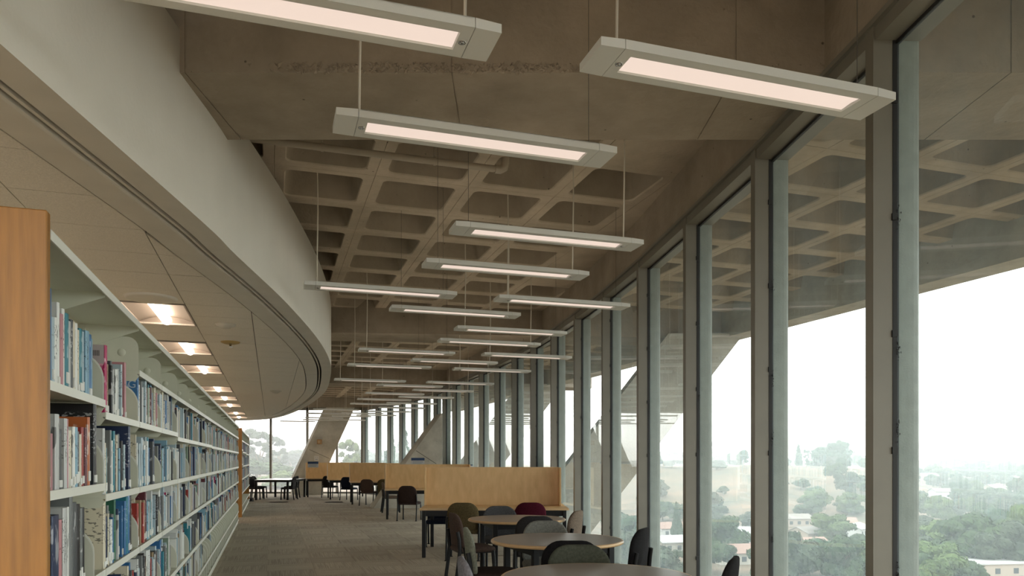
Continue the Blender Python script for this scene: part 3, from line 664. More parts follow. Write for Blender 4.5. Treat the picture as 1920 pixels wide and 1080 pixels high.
# ---------------------------------------------------------------- books
PAL = [('white', (.78, .79, .76)), ('pale grey', (.55, .56, .55)), ('cream', (.68, .62, .48)), ('light blue', (.22, .4, .52)), ('teal', (.02, .2, .26)), ('blue', (.03, .15, .35)), ('navy', (.015, .03, .085)),
       ('black', (.012, .011, .012)), ('dark brown', (.06, .03, .02)), ('red', (.35, .03, .02)), ('maroon', (.12, .02, .03)), ('orange', (.5, .13, .03)), ('pink', (.5, .22, .24)), ('sage green', (.22, .3, .22)),
       ('dark grey', (.07, .075, .08)), ('grey', (.18, .19, .19)), ('tan', (.35, .25, .14)), ('green', (.03, .14, .08)), ('magenta', (.42, .0, .09)), ('pale blue', (.4, .5, .55))]
WT = [16, 12, 8, 8, 3, 4, 4, 5, 1.5, 1.5, 1.5, .5, 2, 1.5, 5, 6, 2.5, 1.5, .2, 8]
def cover_mat(i, var):
    nm = 'book_cover_%d_%d' % (i, var)
    if nm in MATS: return MATS[nm]
    col = PAL[i][1]; m = bpy.data.materials.new(nm); m.use_nodes = True; t = m.node_tree; N = t.nodes; L = t.links
    b = N['Principled BSDF']; b.inputs['Roughness'].default_value = .4
    lum = sum(col) / 3; ac = tuple(c * .3 for c in col) if lum > .22 else tuple(min(.7, c + .35) for c in col)
    tcn = N.new('ShaderNodeTexCoord'); mp = N.new('ShaderNodeMapping'); L.new(tcn.outputs['Object'], mp.inputs[0])
    mp.inputs['Scale'].default_value = ((160, 40, 90) if var == 0 else (60, 25, 14) if var == 1 else (25, 40, 45)); mp.inputs['Location'].default_value = (i * 3.1, var * 7.7, i * 1.3)
    nz = N.new('ShaderNodeTexNoise'); nz.inputs['Scale'].default_value = 1; nz.inputs['Detail'].default_value = 2; L.new(mp.outputs[0], nz.inputs['Vector'])
    r = N.new('ShaderNodeValToRGB'); L.new(nz.outputs[0], r.inputs[0]); r.color_ramp.elements[0].position = .56 if var < 2 else .62; r.color_ramp.elements[1].position = .6 if var < 2 else .68
    # print only in a middle band of the spine
    sp_ = N.new('ShaderNodeSeparateXYZ'); L.new(tcn.outputs['Generated'], sp_.inputs[0])
    cr = N.new('ShaderNodeValToRGB'); L.new(sp_.outputs['Z'], cr.inputs[0]); e = cr.color_ramp.elements
    e[0].position = .35 + .05 * var; e[0].color = (0, 0, 0, 1); e[1].position = .37 + .05 * var; e[1].color = (1, 1, 1, 1)
    e2 = cr.color_ramp.elements.new(.88); e2.color = (1, 1, 1, 1); e3 = cr.color_ramp.elements.new(.9); e3.color = (0, 0, 0, 1)
    mu = N.new('ShaderNodeMath'); mu.operation = 'MULTIPLY'; L.new(r.outputs[0], mu.inputs[0]); L.new(cr.outputs[0], mu.inputs[1])
    mx = N.new('ShaderNodeMix'); mx.data_type = 'RGBA'; L.new(mu.outputs[0], mx.inputs[0]); mx.inputs[6].default_value = (*col, 1); mx.inputs[7].default_value = (*ac, 1)
    L.new(mx.outputs[2], b.inputs['Base Color']); MATS[nm] = m; return m
br = random.Random(11)
def mkrow(b, row):
    """list of (x, thick, height, depth, setback, colour) along a shelf"""
    out = []; x = .02; lim_ = BW - .03
    full = 1.0
    if row == 0: hmax = .27 if b else .33
    else: hmax = .30
    tall = br.random()
    end = lim_ - br.choice([.0, .02, .05, .1, .14])
    while x < end:
        th = br.choice([.012, .015, .018, .02, .022, .026, .03, .035, .042]) * br.uniform(.9, 1.1)
        if x + th > end: break
        h = min(hmax, br.choice([.215, .225, .235, .235, .24, .255, .28, .3]) * br.uniform(.97, 1.03))
        dp = min(.25, h * br.uniform(.66, .78)); ci = br.choices(range(len(PAL)), WT)[0]
        out.append([x, th, h, dp, br.uniform(.012, .04), ci]); x += th + .0008
    return out
books = []
for b in range(NB):
    lv = levels(b)
    for row in range(5):
        if row == 4 and b > 8: continue
        if row == 4 and b > 5 and b % 2: continue
        R = mkrow(b, row)
        if b == 0 and row == 0:
            R = [[.02 + .0, .05, .325, .22, .01, 5], [.072, .02, .24, .17, .02, 19], [.094, .02, .235, .17, .02, 19], [.116, .022, .24, .17, .02, 0], [.14, .018, .30, .2, .02, 0], [.16, .022, .265, .19, .016, 12], [.184, .02, .29, .19, .02, 0], [.206, .028, .28, .19, .016, 4], [.236, .03, .26, .18, .02, 1], [.268, .018, .272, .19, .02, 14], [.288, .022, .27, .18, .02, 2], [.312, .022, .27, .18, .02, 0],
                 [.336, .015, .25, .18, .02, 2], [.352, .03, .26, .2, .018, 4], [.383, .02, .255, .19, .02, 19], [.405, .04, .265, .2, .012, 3], [.447, .03, .26, .19, .014, 5], [.48, .03, .25, .19, .02, 3]]
            for q in R: q[0] = q[0] * 1.5 - .01; q[1] *= 1.48
        if b == 0 and row == 1:
            R = [[.02, .03, .21, .17, .02, 12], [.055, .05, .25, .18, .015, 15], [.11, .04, .2, .16, .02, 12], [.155, .05, .27, .2, .015, 1], [.21, .05, .22, .17, .02, 14], [.265, .035, .26, .19, .012, 1], [.305, .02, .26, .19, .014, 12], [.33, .03, .22, .17, .02, 0], [.365, .03, .22, .17, .02, 2], [.4, .03, .235, .17, .015, 0], [.435, .04, .235, .18, .015, 3],
                 [.48, .04, .22, .17, .02, 14], [.525, .03, .21, .15, .02, 2], [.56, .035, .24, .18, .02, 9], [.6, .03, .24, .18, .015, 10], [.635, .035, .285, .2, .013, 11], [.675, .03, .26, .18, .02, 3], [.71, .05, .345, .26, .006, 7]]
        if b == 0 and row == 2:
            R = [[.02, .04, .27, .18, .015, 13], [.065, .03, .27, .18, .02, 2], [.1, .09, .30, .2, .012, 6], [.195, .03, .28, .2, .012, 12], [.23, .06, .32, .23, .008, 1], [.295, .015, .32, .23, .008, 0], [.315, .04, .375 - .02, .25, .006, 15], [.36, .04, .32, .2, .02, 7], [.405, .05, .33, .2, .015, 14],
                 [.46, .05, .32, .2, .015, 7], [.515, .02, .31, .2, .02, 7], [.54, .03, .30, .2, .02, 15], [.575, .03, .3, .2, .02, 7]]
        if b == 1 and row == 0:
            R = [[.01, .045, .305, .25, .004, 18]] + [q for q in R if q[0] > .06 and q[0] < .5] + [[.52, .03, .29, .2, .01, 12]]
        if b == 1 and row == 1:
            R = [[.01, .035, .30, .2, .012, 1]] + [q for q in R if .05 < q[0] < .6]
            R += [[.62, .05, .335, .22, .008, 6], [.675, .035, .24, .17, .02, 13], [.713, .03, .26, .18, .02, 13]]
        if b == 1 and row == 2:
            R = [[.01, .045, .33, .22, .01, 2]] + [q for q in R if .06 < q[0] < .56] + [[.58, .035, .3, .2, .012, 4], [.62, .04, .34, .22, .01, 5], [.665, .045, .3, .2, .02, 5], [.715, .06, .33, .22, .02, 7]]
        if b == 2 and row == 0: R = [[.01, .03, .27, .2, .012, 5]] + [q for q in R if q[0] > .045]
        if row == 4 and b == 8: R = R[:7]
        for n_, q in enumerate(R): books.append((b, row, n_, q, lv[row]))
for b in range(8):
    for row in range(4):
        for n_, q in enumerate(mkrow(b + 1, row)): books.append((100 + b, row, n_, q, levels(b + 1)[row]))
def bpos(bk_):
    b, row, n_, q, zz = bk_
    u = (BU0 + b * BW + q[0]) if b < 100 else (20.3 + (b - 100) * BW + q[0])
    return G(u, BV - q[4], zz)
def visible_rank(bk_):
    p = bpos(bk_); py = HY - F * (p.z + bk_[3][2] - E) / p.y
    px = 960 + F * p.x / p.y
    return p.y + (100 if py > 1075 or px < 95 else 0)
books.sort(key=visible_rank)
ROWN = ['top filled shelf', 'second shelf', 'third shelf', 'fourth shelf', 'lowest shelf']
stuff = MB(); scol = []
label_me = {}
for idx, bk_ in enumerate(books):
    b, row, n_, (x, th, h, dp, sb, ci), zz = bk_
    p = bpos(bk_)
    if idx < 300 and b < 100:
        var = (n_ + b + row) % 3; c = .0025
        m = MB(); m.box((0, 0, 0), (c, dp, h)); m.box((th - c, 0, 0), (th, dp, h))
        rr_ = th * .5; nn = 5; arc = [(rr_ - rr_ * math.cos(math.pi * k / nn), -min(.006, rr_ * .5) * math.sin(math.pi * k / nn)) for k in range(nn + 1)]
        m.prism([(a_, b_, 0) for a_, b_ in arc] + [(th, .003, 0), (0, .003, 0)], (0, 0, h))
        wd = 'slim' if th < .02 else 'thick' if th > .033 else 'medium'
        tl = 'tall' if h > .27 else 'short' if h < .222 else 'mid-height'
        lab = '%s %s %s book, %s on the %s of the %s bay' % (tl, wd, PAL[ci][0], ORD[n_], ROWN[row], ORD[b])
        o = m.build('book', cover_mat(ci, var), loc=p, rz=RZ, label=lab, cat='book', group='books on the long bookcase')
        pg = MB(); pg.box((c + .0003, .004, .003), (th - c - .0003, dp - .004, h - .003)); pg.build('pages', M_PAGES, o)
        if br.random() < .72:
            key = (round(th, 3), n_ % 4)
            if key not in label_me:
                l = MB(); l.box((th * .08, -.0072, .008 + .004 * key[1]), (th * .92, .0, .034 + .009 * key[1])); label_me[key] = l.mesh('spine_label', M_WHITE)
            link('spine_label', label_me[key], o)
        if b == 1 and row == 0 and n_ == 0:
            MB().box((-.0006, .002, h - .085), (.0, dp, h)).build('cover_strip', mat('pale_mauve', (.45, .38, .38)), o, label='pale strip with a barcode')
            bc = MB(); xx = .02
            while xx < .1: 
                if not .055 < xx < .062: bc.box((-.0012, xx, h - .05), (-.0006, xx + .002, h - .025))
                xx += .0045
            bc.build('barcode', M_BLACK, o)
        if b == 2 and row == 0 and n_ == 0:
            fc = bpy.data.curves.new('title_text', 'FONT'); fc.body = 'NG'; fc.size = .06; fc.extrude = .0004
            tmp = bpy.data.objects.new('title_text', fc); COL.objects.link(tmp); dg = bpy.context.evaluated_depsgraph_get()
            me = bpy.data.meshes.new_from_object(tmp.evaluated_get(dg)); bpy.data.objects.remove(tmp)
            me.transform(Matrix.Translation((-.0006, .095, h - .075)) @ Matrix(((0, 0, -1, 0), (-1, 0, 0, 0), (0, 1, 0, 0), (0, 0, 0, 1)))); me.materials.clear(); me.materials.append(mat('title_print', (.45, .55, .65)))
            link('title_text', me, o)
            eg = MB(); eg.lathe([(0, 0), (.03, .0), (.03, .001), (0, .001)], 16, M=Matrix.Translation((-.001, .045, h - .135)) @ Matrix.Rotation(-math.pi / 2, 4, 'Y') @ Matrix.Scale(1.35, 4, (1, 0, 0)))
            eg.build('cover_emblem', mat('orange_print', (.5, .17, .04)), o)
    else:
        M = Matrix.Translation(p) @ Matrix.Rotation(RZ, 4, 'Z')
        stuff.box((0, 0, 0), (th, dp, h), M=M); scol += [PAL[ci][1]] * 6
        if n_ % 2: stuff.box((th * .1, -.001, .012), (th * .9, 0, .05), M=M); scol += [(.65, .65, .6)] * 6
mb_mat = bpy.data.materials.new('distant_book_covers'); mb_mat.use_nodes = True
at = mb_mat.node_tree.nodes.new('ShaderNodeAttribute'); at.attribute_name = 'cover'; mb_mat.node_tree.links.new(at.outputs['Color'], mb_mat.node_tree.nodes['Principled BSDF'].inputs['Base Color']); mb_mat.node_tree.nodes['Principled BSDF'].inputs['Roughness'].default_value = .45
so = stuff.build('books', mb_mat, label='remaining rows of books farther along the shelves', cat='books', kind='stuff')
ca = so.data.color_attributes.new('cover', 'FLOAT_COLOR', 'CORNER'); vals = []
for pl in so.data.polygons:
    c_ = scol[pl.index]; vals += [c_[0], c_[1], c_[2], 1] * pl.loop_total
ca.data.foreach_set('color', vals)
# bookends
for b in range(NB):
    lv = levels(b)
    for row in range(5):
        p = G(BU0 + b * BW + BW - (.012 if row != 2 or b else .2), BV - .0, lv[row] + .0005)
        link('bookend', BEND, loc=p, rz=RZ, label='cream rounded steel bookend on the %s of the %s bay' % (ROWN[row], ORD[b]), cat='bookend', group='bookends on the long bookcase')
    if b > 2:
        for zz_, nm_, fs_ in ((lv[4], 'emptied lowest shelf', (.3, .6) if b > 5 else ()), (.1, 'base shelf', (.2, .5, .8))):
            for f_ in fs_:
                p = G(BU0 + b * BW + BW * f_, BV, zz_ + .0005)
                link('bookend', BEND, loc=p, rz=RZ, label='spare cream bookend %s along the %s, %s bay' % ({.2: 'a fifth', .3: 'a third', .5: 'halfway', .6: 'two thirds', .8: 'four fifths'}[f_], nm_, ORD[b]), cat='bookend', group='spare bookends on the emptied shelves')

# ---------------------------------------------------------------- chairs
def outline(wd, z0, z1, rt, rb, n=6):
    pts = []
    hw = wd / 2
    for cxx, czz, a0, r in ((hw - rt, z1 - rt, 0, rt), (-hw + rt, z1 - rt, 90, rt), (-hw + rb, z0 + rb, 180, rb), (hw - rb, z0 + rb, 270, rb)):
        for k in range(n + 1):
            a = math.radians(a0 + 90 * k / n); pts.append([cxx + r * math.cos(a), czz + r * math.sin(a)])
    return pts
def cushion(ol, thk, fn, rnd=.016):
    cxx = 0; cz = sum(p[1] for p in ol) / len(ol)
    rings = [(.35, 0, -.0), (.75, 0, 0.0), (.93, .003, 0), (.985, rnd * .6, 0), (1.0, rnd * 1.4, 0), (1.0, thk - rnd * 1.4, 0), (.985, thk - rnd * .6, 0), (.93, thk - .003, 0), (.75, thk, 0), (.35, thk, 0)]
    mb = MB(); vs = []; n = len(ol)
    for s, t_, _ in rings:
        for p in ol: vs.append(fn((p[0] * s, cz + (p[1] - cz) * s, t_)))
    fs = []
    for i in range(len(rings) - 1):
        for k in range(n): fs.append((i * n + k, i * n + (k + 1) % n, (i + 1) * n + (k + 1) % n, (i + 1) * n + k))
    fs.append(tuple(range(n - 1, -1, -1))); fs.append(tuple((len(rings) - 1) * n + k for k in range(n)))
    mb.add(vs, fs, 0, True); return mb
ol = outline(.475, .44, .845, .15, .05)
for p in ol:
    p[0] *= 1 - .06 * max(0, (p[1] - .6) / .24)
def bfn(q):
    x, z_, t_ = q; return Vector((x, -.235 + .22 * (x / .24) ** 2 * .22 + t_ - .10 * (z_ - .45), z_))
BACKM = cushion(ol, .05, bfn).mesh('backrest', mat('fabric', (.1, .1, .1)))
os_ = outline(.48, -.22, .24, .09, .06)
def sfn(q):
    x, y, t_ = q; return Vector((x, y, .405 + t_ - .02 * (y / .24) ** 2 - .012 * (x / .24) ** 2))
SEATM = cushion(os_, .065, sfn, .02).mesh('seat', mat('fabric', (.1, .1, .1)))
def legm(kind, s):
    m = MB()
    if kind == 'f': m.tube([(s * .225, .21, 0), (s * .225, .205, .2), (s * .22, .19, .40), (s * .2, .15, .42)], .016, 8, ry=.024)
    else: m.tube([(s * .235, -.27, 0), (s * .235, -.235, .25), (s * .235, -.215, .43), (s * .235, -.225, .55), (s * .225, -.24, .64)], .0155, 8, ry=.022)
    return m.mesh('leg', M_BMETAL)
LEGS = [legm('f', -1), legm('f', 1), legm('r', -1), legm('r', 1)]
fm = MB(); 
for s in (-1, 1): fm.box((s * .225 - .01, -.22, .385), (s * .225 + .01, .19, .412))
fm.box((-.22, .14, .385), (.22, .165, .408)); fm.box((-.22, -.21, .385), (.22, -.185, .408)); FRM = fm.mesh('seat_frame', M_BMETAL)
glm = MB(); glm.lathe([(0, 0), (.026, 0), (.026, .008), (.018, .014)], 10); GLD = glm.mesh('foot_glide', M_BMETAL)
def fabric(name, c, c2=None): return mat('fabric_' + name, c, .95, noise=.25, nscale=60, bump=.25, bscale=350, col2=c2, detail=5, spec=.1)
FB = {'olive': fabric('olive', (.13, .10, .05), (.07, .052, .026)), 'mauve brown': fabric('mauve', (.11, .075, .06), (.07, .05, .045)), 'sage grey': fabric('sage', (.24, .25, .2)), 'lilac grey': fabric('lilac', (.22, .21, .23)), 'slate grey': fabric('slate', (.075, .075, .08)),
      'maroon': fabric('maroon', (.065, .008, .018)), 'charcoal': fabric('charcoal', (.035, .033, .035)), 'light grey': fabric('lightgrey', (.19, .19, .17)), 'black': fabric('black', (.016, .015, .016)), 'dark moss': fabric('moss', (.075, .08, .06)), 'taupe': fabric('taupe', (.17, .13, .10)), 'navy': fabric('navy', (.012, .016, .03)), 'dark brown': fabric('dbrown', (.045, .03, .026))}
def chair(bx, by, fx, fy, colr, lab, seatc=None):
    l = math.hypot(fx, fy); fx /= l; fy /= l
    t = thing('chair', lab, 'chair', (bx + fx * .24, by + fy * .24, 0), math.atan2(-fx, fy), 'upholstered chairs')
    for me, nm in ((SEATM, 'seat'), (BACKM, 'backrest')):
        o = link(nm, me, t); o.material_slots[0].link = 'OBJECT'; o.material_slots[0].material = FB[(seatc or colr) if nm == 'seat' else colr]
    for me, gx, gy in zip(LEGS, (-.225, .225, -.235, .235), (.21, .21, -.27, -.27)):
        lg_ = link('leg', me, t); link('foot_glide', GLD, lg_, loc=(gx, gy, 0))
    link('seat_frame', FRM, t)
    return t
chair(-.72, 10.86, .05, 1, 'olive', 'olive patterned chair with its back turned, at the near study carrel')
chair(.27, 10.92, 0, 1, 'maroon', 'maroon chair pushed up to the near study carrel')
chair(-.70, 8.8, 1, .35, 'mauve brown', 'brown speckled chair seen side-on left of the farthest round table')
chair(-.42, 6.87, 1, .12, 'sage grey', 'sage grey chair seen edge-on left of the middle round table', 'dark brown')
chair(-.32, 4.78, 1, .15, 'lilac grey', 'lilac grey chair seen edge-on left of the nearest round table', 'charcoal')
chair(-.17, 10.1, .15, -1, 'slate grey', 'slate grey chair on the far side of the farthest round table')
chair(.27, 8.3, -.05, 1, 'charcoal', 'charcoal chair on the near side of the farthest round table')
chair(.34, 7.68, .03, -1, 'light grey', 'light grey chair on the far side of the middle round table')
chair(.46, 5.78, 0, 1, 'black', 'black chair on the near side of the middle round table')
chair(.49, 5.5, 0, -1, 'dark moss', 'moss grey chair on the far side of the nearest round table')
chair(.82, 9.2, -1, .45, 'taupe', 'taupe chair right of the farthest round table by the windows')
chair(1.21, 6.84, -1, .5, 'black', 'black chair right of the middle round table by the windows')
chair(1.43, 4.8, -1, .42, 'black', 'black chair right of the nearest round table, cut by the picture edge')
chair(-1.22, 13.0, 0, -1, 'navy', 'navy chair on the far side of the near carrel, seen under its top')
chair(-2.52, 17.9, .15, 1, 'dark brown', 'dark brown chair at the second study carrel, back turned')
chair(-3.62, 20.9, 1, .25, 'taupe', 'taupe chair seen edge-on behind the second study carrel')
chair(-4.1, 24.0, -.3, 1, 'olive', 'olive chair behind the second carrel, right of the dark brown ones')
chair(-4.66, 23.9, .25, 1, 'mauve brown', 'brown chair at the third study carrel, back turned')
chair(-6.0, 27.0, .3, 1, 'navy', 'navy chair at the fourth study carrel')
chair(-7.15, 28.9, .3, 1, 'charcoal', 'charcoal chair at the farthest study carrel')
chair(-8.02, 27.6, -1, 0, 'charcoal', 'charcoal chair on the right side of the long table, nearer one')
chair(-8.25, 28.7, -1, 0, 'charcoal', 'charcoal chair on the right side of the long table, farther one')
chair(-9.72, 27.7, 1, 0, 'charcoal', 'charcoal chair left of the long table, nearer one')
chair(-9.95, 28.7, 1, 0, 'charcoal', 'charcoal chair left of the long table, farther one')

# ---------------------------------------------------------------- round tables
R = .61; ZT = .74
tm = MB(); tm.lathe([(0, ZT), (R - .025, ZT)], 64); tm.lathe([(0, ZT - .03), (R - .03, ZT - .03)][::-1], 64); TOP = tm.mesh('tabletop', M_LAM)
te = MB(); te.lathe([(R - .03, ZT - .03), (R - .012, ZT - .03), (R - .003, ZT - .024), (R, ZT - .014), (R - .003, ZT - .006), (R - .012, ZT), (R - .025, ZT)], 64); TED = te.mesh('edge_band', M_EDGE)
tl = [MB().box((sx_ * .36 - .028, sy_ * .36 - .028, 0), (sx_ * .36 + .028, sy_ * .36 + .028, ZT - .031), ch=.006).mesh('leg', M_BMETAL) for sx_ in (-1, 1) for sy_ in (-1, 1)]
ap = MB()
for a in range(4):
    M = Matrix.Rotation(a * math.pi / 2, 4, 'Z'); ap.box((-.332, .345, ZT - .10), (.332, .37, ZT - .031), M=M)
APR = ap.mesh('apron', M_BMETAL)
for (x, y, rz, lab) in ((.533, 4.68, .2, 'round taupe table nearest the camera, cut by the bottom edge'), (.414, 6.86, .35, 'middle one of the three round taupe tables'), (.06, 9.3, .25, 'farthest of the three round taupe tables, before the maple carrel')):
    t = thing('round_table', lab, 'table', (x, y, 0), rz, 'round reading tables')
    link('tabletop', TOP, t); link('edge_band', TED, t); link('apron', APR, t)
    for me in tl: link('leg', me, t)

# ---------------------------------------------------------------- study carrels
CW = 2.24; CD = 1.5
ct = MB(); ct.box((.012, .012, ZT - .03), (CW - .012, CD - .012, ZT)); CTOP = ct.mesh('tabletop', M_MAPLE)
ce = MB()
for a, b in (((0, 0), (CW, .012)), ((0, CD - .012), (CW, CD)), ((0, .012), (.012, CD - .012)), ((CW - .012, .012), (CW, CD - .012))): ce.box((a[0], a[1], ZT - .03), (b[0], b[1], ZT + .0005))
CEDG = ce.mesh('edge_band', M_EDGE)
PT = 1.343; PY = .83
cp = MB(); cp.box((.03, PY, ZT + .002), (CW - .1, PY + .03, PT)); CPAN = cp.mesh('privacy_panel', M_MAPLE)
cs0 = MB(); cs0.box((.0, PY - .10, ZT + .002), (.028, PY + .32, PT + .004), ch=.004); cs1 = MB(); cs1.box((CW - .1, PY - .3, ZT + .002), (CW - .072, PY + .32, PT + .004), ch=.004)
CSD = (cs0.mesh('side_panel', M_MAPLE), cs1.mesh('side_panel', M_MAPLE))
cr_ = MB(); cr_.box((.03, PY - .004, PT - .0), (CW - .1, PY + .034, PT + .01)); CRL = cr_.mesh('top_rail', M_EDGE)
csg = MB(); csg.box((-.006, PY - .02, ZT - .01), (.001, PY + .02, PT), ch=.001); CST = csg.mesh('metal_stile', mat('alu_stile', (.45, .46, .46), .35, metal=.6))
cl = []
for x in (.035, CW - .035 - .055):
    for y in (.03, CD - .085): cl.append(MB().box((x, y, 0), (x + .055, y + .055, ZT - .031), ch=.005).mesh('leg', M_BMETAL))
ca_ = MB(); 
for y in (.05, CD - .07): ca_.box((.09, y, ZT - .12), (CW - .09, y + .02, ZT - .031))
for x in (.05, CW - .07): ca_.box((x, .085, ZT - .12), (x + .02, CD - .085, ZT - .031))
CAP = ca_.mesh('apron', M_BMETAL)
def carrel(x, y, rz, lab):
    t = thing('study_carrel', lab, 'desk', (x, y, 0), rz, 'maple study carrels')
    link('tabletop', CTOP, t); link('edge_band', CEDG, t); link('privacy_panel', CPAN, t); link('side_panel', CSD[0], t); link('side_panel', CSD[1], t); link('top_rail', CRL, t); link('metal_stile', CST, t); link('apron', CAP, t)
    for me in cl: link('leg', me, t)
    return t
c1 = carrel(-1.385, 11.16, math.radians(1.0), 'nearest maple study carrel with a wide privacy panel, behind the round tables')
carrel(-3.13, 18.35, math.radians(9), 'second maple study carrel, partly hidden by the nearest one')
carrel(-5.28, 24.4, math.radians(14), 'third maple study carrel along the aisle')
carrel(-6.75, 27.5, math.radians(17), 'fourth maple study carrel, only a narrow part showing')
carrel(-8.05, 29.2, math.radians(17), 'farthest maple study carrel beside the inclined column')
# small sign holders standing on the carrels
def sign(px, py, d, wpx, hpx, lab, blue_top=True):
    x = (px - 960) / F * d; z0 = (HY - (py + hpx / 2)) / F * d + E; wm = wpx / F * d; hm_ = hpx / F * d
    t = thing('desk_sign', lab, 'sign', (x, d, z0))
    MB().box((-wm / 2, 0, 0), (wm / 2, .006, hm_)).build('sign_board', mat('sign_white', (.5, .54, .58)), t)
    b = MB(); b.box((-wm / 2, -.002, hm_ * .62), (wm / 2, 0, hm_)); b.build('blue_band', mat('sign_blue', (.02, .06, .16)), t)
    l = MB(); l.box((-wm * .38, -.0015, hm_ * .38), (wm * .38, 0, hm_ * .45)); l.box((-wm * .38, -.0015, hm_ * .18), (wm * .3, 0, hm_ * .24)); l.build('printed_lines', mat('sign_print', (.2, .26, .34)), t)
    return t
sign(783.5, 865, 19.1 + .45, 25, 13, 'white sign with a blue band standing on the second carrel panel')
sign(877, 873.5, 19.55, 19, 5, 'low blue edged sign at the right end of the second carrel')
sign(587, 871, 29.6, 20, 11, 'blue and white sign standing by the farthest carrel, left end')
t = thing('wall_notice', 'small white notice on the inclined concrete column', 'notice', (cx(593.5, 864)[0], zc - .006, cx(593.5, 864)[1]))
MB().box((-.1, 0, 0), (.1, .004, .2)).build('sheet', mat('notice_white', (.6, .6, .58)), t)
m_ = MB(); m_.box((-.05, -.002, .05), (.05, 0, .07)); m_.box((-.05, -.002, .13), (-.03, 0, .15)); m_.box((.03, -.002, .13), (.05, 0, .15)); m_.build('printed_marks', mat('sign_print', (.2, .26, .34)), t)
t = thing('wall_box', 'small bronze box fixed high on the inclined concrete column', 'box', (cx(600, 833)[0], zc - .16, cx(600, 833)[1]))
MB().box((-.09, 0, 0), (.09, .16, .2), ch=.01).build('casing', mat('bronze_box', (.35, .2, .08), .4, metal=.3), t)
MB().box((-.05, -.006, .03), (.05, 0, .16)).build('cover_plate', mat('bronze_box2', (.5, .35, .2), .4), t)
# long table by the end window
t = thing('long_table', 'long white topped table with black legs by the far glass wall', 'table', (-9.38, 27.2, 0))
lw, ld = 1.24, 2.3
MB().box((0, 0, ZT - .02), (lw, ld, ZT), ch=.004).build('tabletop', mat('white_laminate', (.62, .62, .6), .3), t)
MB().box((.03, .03, ZT - .09), (lw - .03, ld - .03, ZT - .021)).build('apron', M_BMETAL, t)
for x in (.01, lw - .08):
    for y in (.01, ld - .08): MB().box((x, y, 0), (x + .07, y + .07, ZT - .022), ch=.004).build('leg', M_BMETAL, t)
t = thing('step_stool', 'small black castor stool at the end of the farther bookcase', 'stool', (px2x(470, 26.4), 26.4, 0))
MB().lathe([(0, .12), (.07, .12), (.08, .1), (.11, .02), (.11, 0)], 20).build('shell', M_BMETAL, t)

# ---------------------------------------------------------------- outside: valley, hills, houses, trees
def hsh(x, y, s=1.0):
    from mathutils import noise
    return noise.noise(Vector((x * s, y * s, 3.7)))
def smooth(a, b, x):
    t_ = max(0, min(1, (x - a) / (b - a))); return t_ * t_ * (3 - 2 * t_)
def gh(x, y):
    r = math.hypot(x, y); az = math.degrees(math.atan2(x, y))
    base = -25 + 1.2 * hsh(x, y, .02)
    rise = 19.5 + 2.5 * hsh(x, y, .006)
    k0 = 290 + 60 * hsh(az, 1, .2)
    right = smooth(24, 30, az)
    h = base + rise * smooth(k0, k0 + 190 + 500 * right, r) * (1 - .12 * right)
    h += 2.4 * hsh(x, y, .025) * smooth(k0, k0 + 60, r) * (1 - smooth(500, 700, r))
    left = 1 - smooth(-8, 3, az); h = h * (1 - left) + left * max(h, -13 + 6 * smooth(90, 320, r))
    h += 3.0 * smooth(700, 1500, r)
    return h
tr_ = MB(); na, nr_ = 120, 70; vs = []
for i in range(nr_ + 1):
    r = 45 * (1800 / 45) ** (i / nr_)
    for j in range(na + 1):
        az = math.radians(-40 + 85 * j / na); x, y = r * math.sin(az), r * math.cos(az); vs.append((x, y, gh(x, y) + E))
tr_.add(vs, [(i * (na + 1) + j, i * (na + 1) + j + 1, (i + 1) * (na + 1) + j + 1, (i + 1) * (na + 1) + j) for i in range(nr_) for j in range(na)], 0, True)
M_GROUND = mat('dry_hillside', (.16, .10, .06), .95, col2=(.05, .052, .03), nscale=.07, detail=10, sharp=False)
gr = tr_.build('ground_valley', M_GROUND, kind='structure'); recess_normals(gr)
MB().box((-3000, 1750, -40), (3000, 1850, E - 2.2)).build('ground_far_ridge', M_GROUND, kind='structure')
MB().box((-800, -600, -60), (900, 3000, -36)).build('ground_base', M_GROUND, kind='structure')

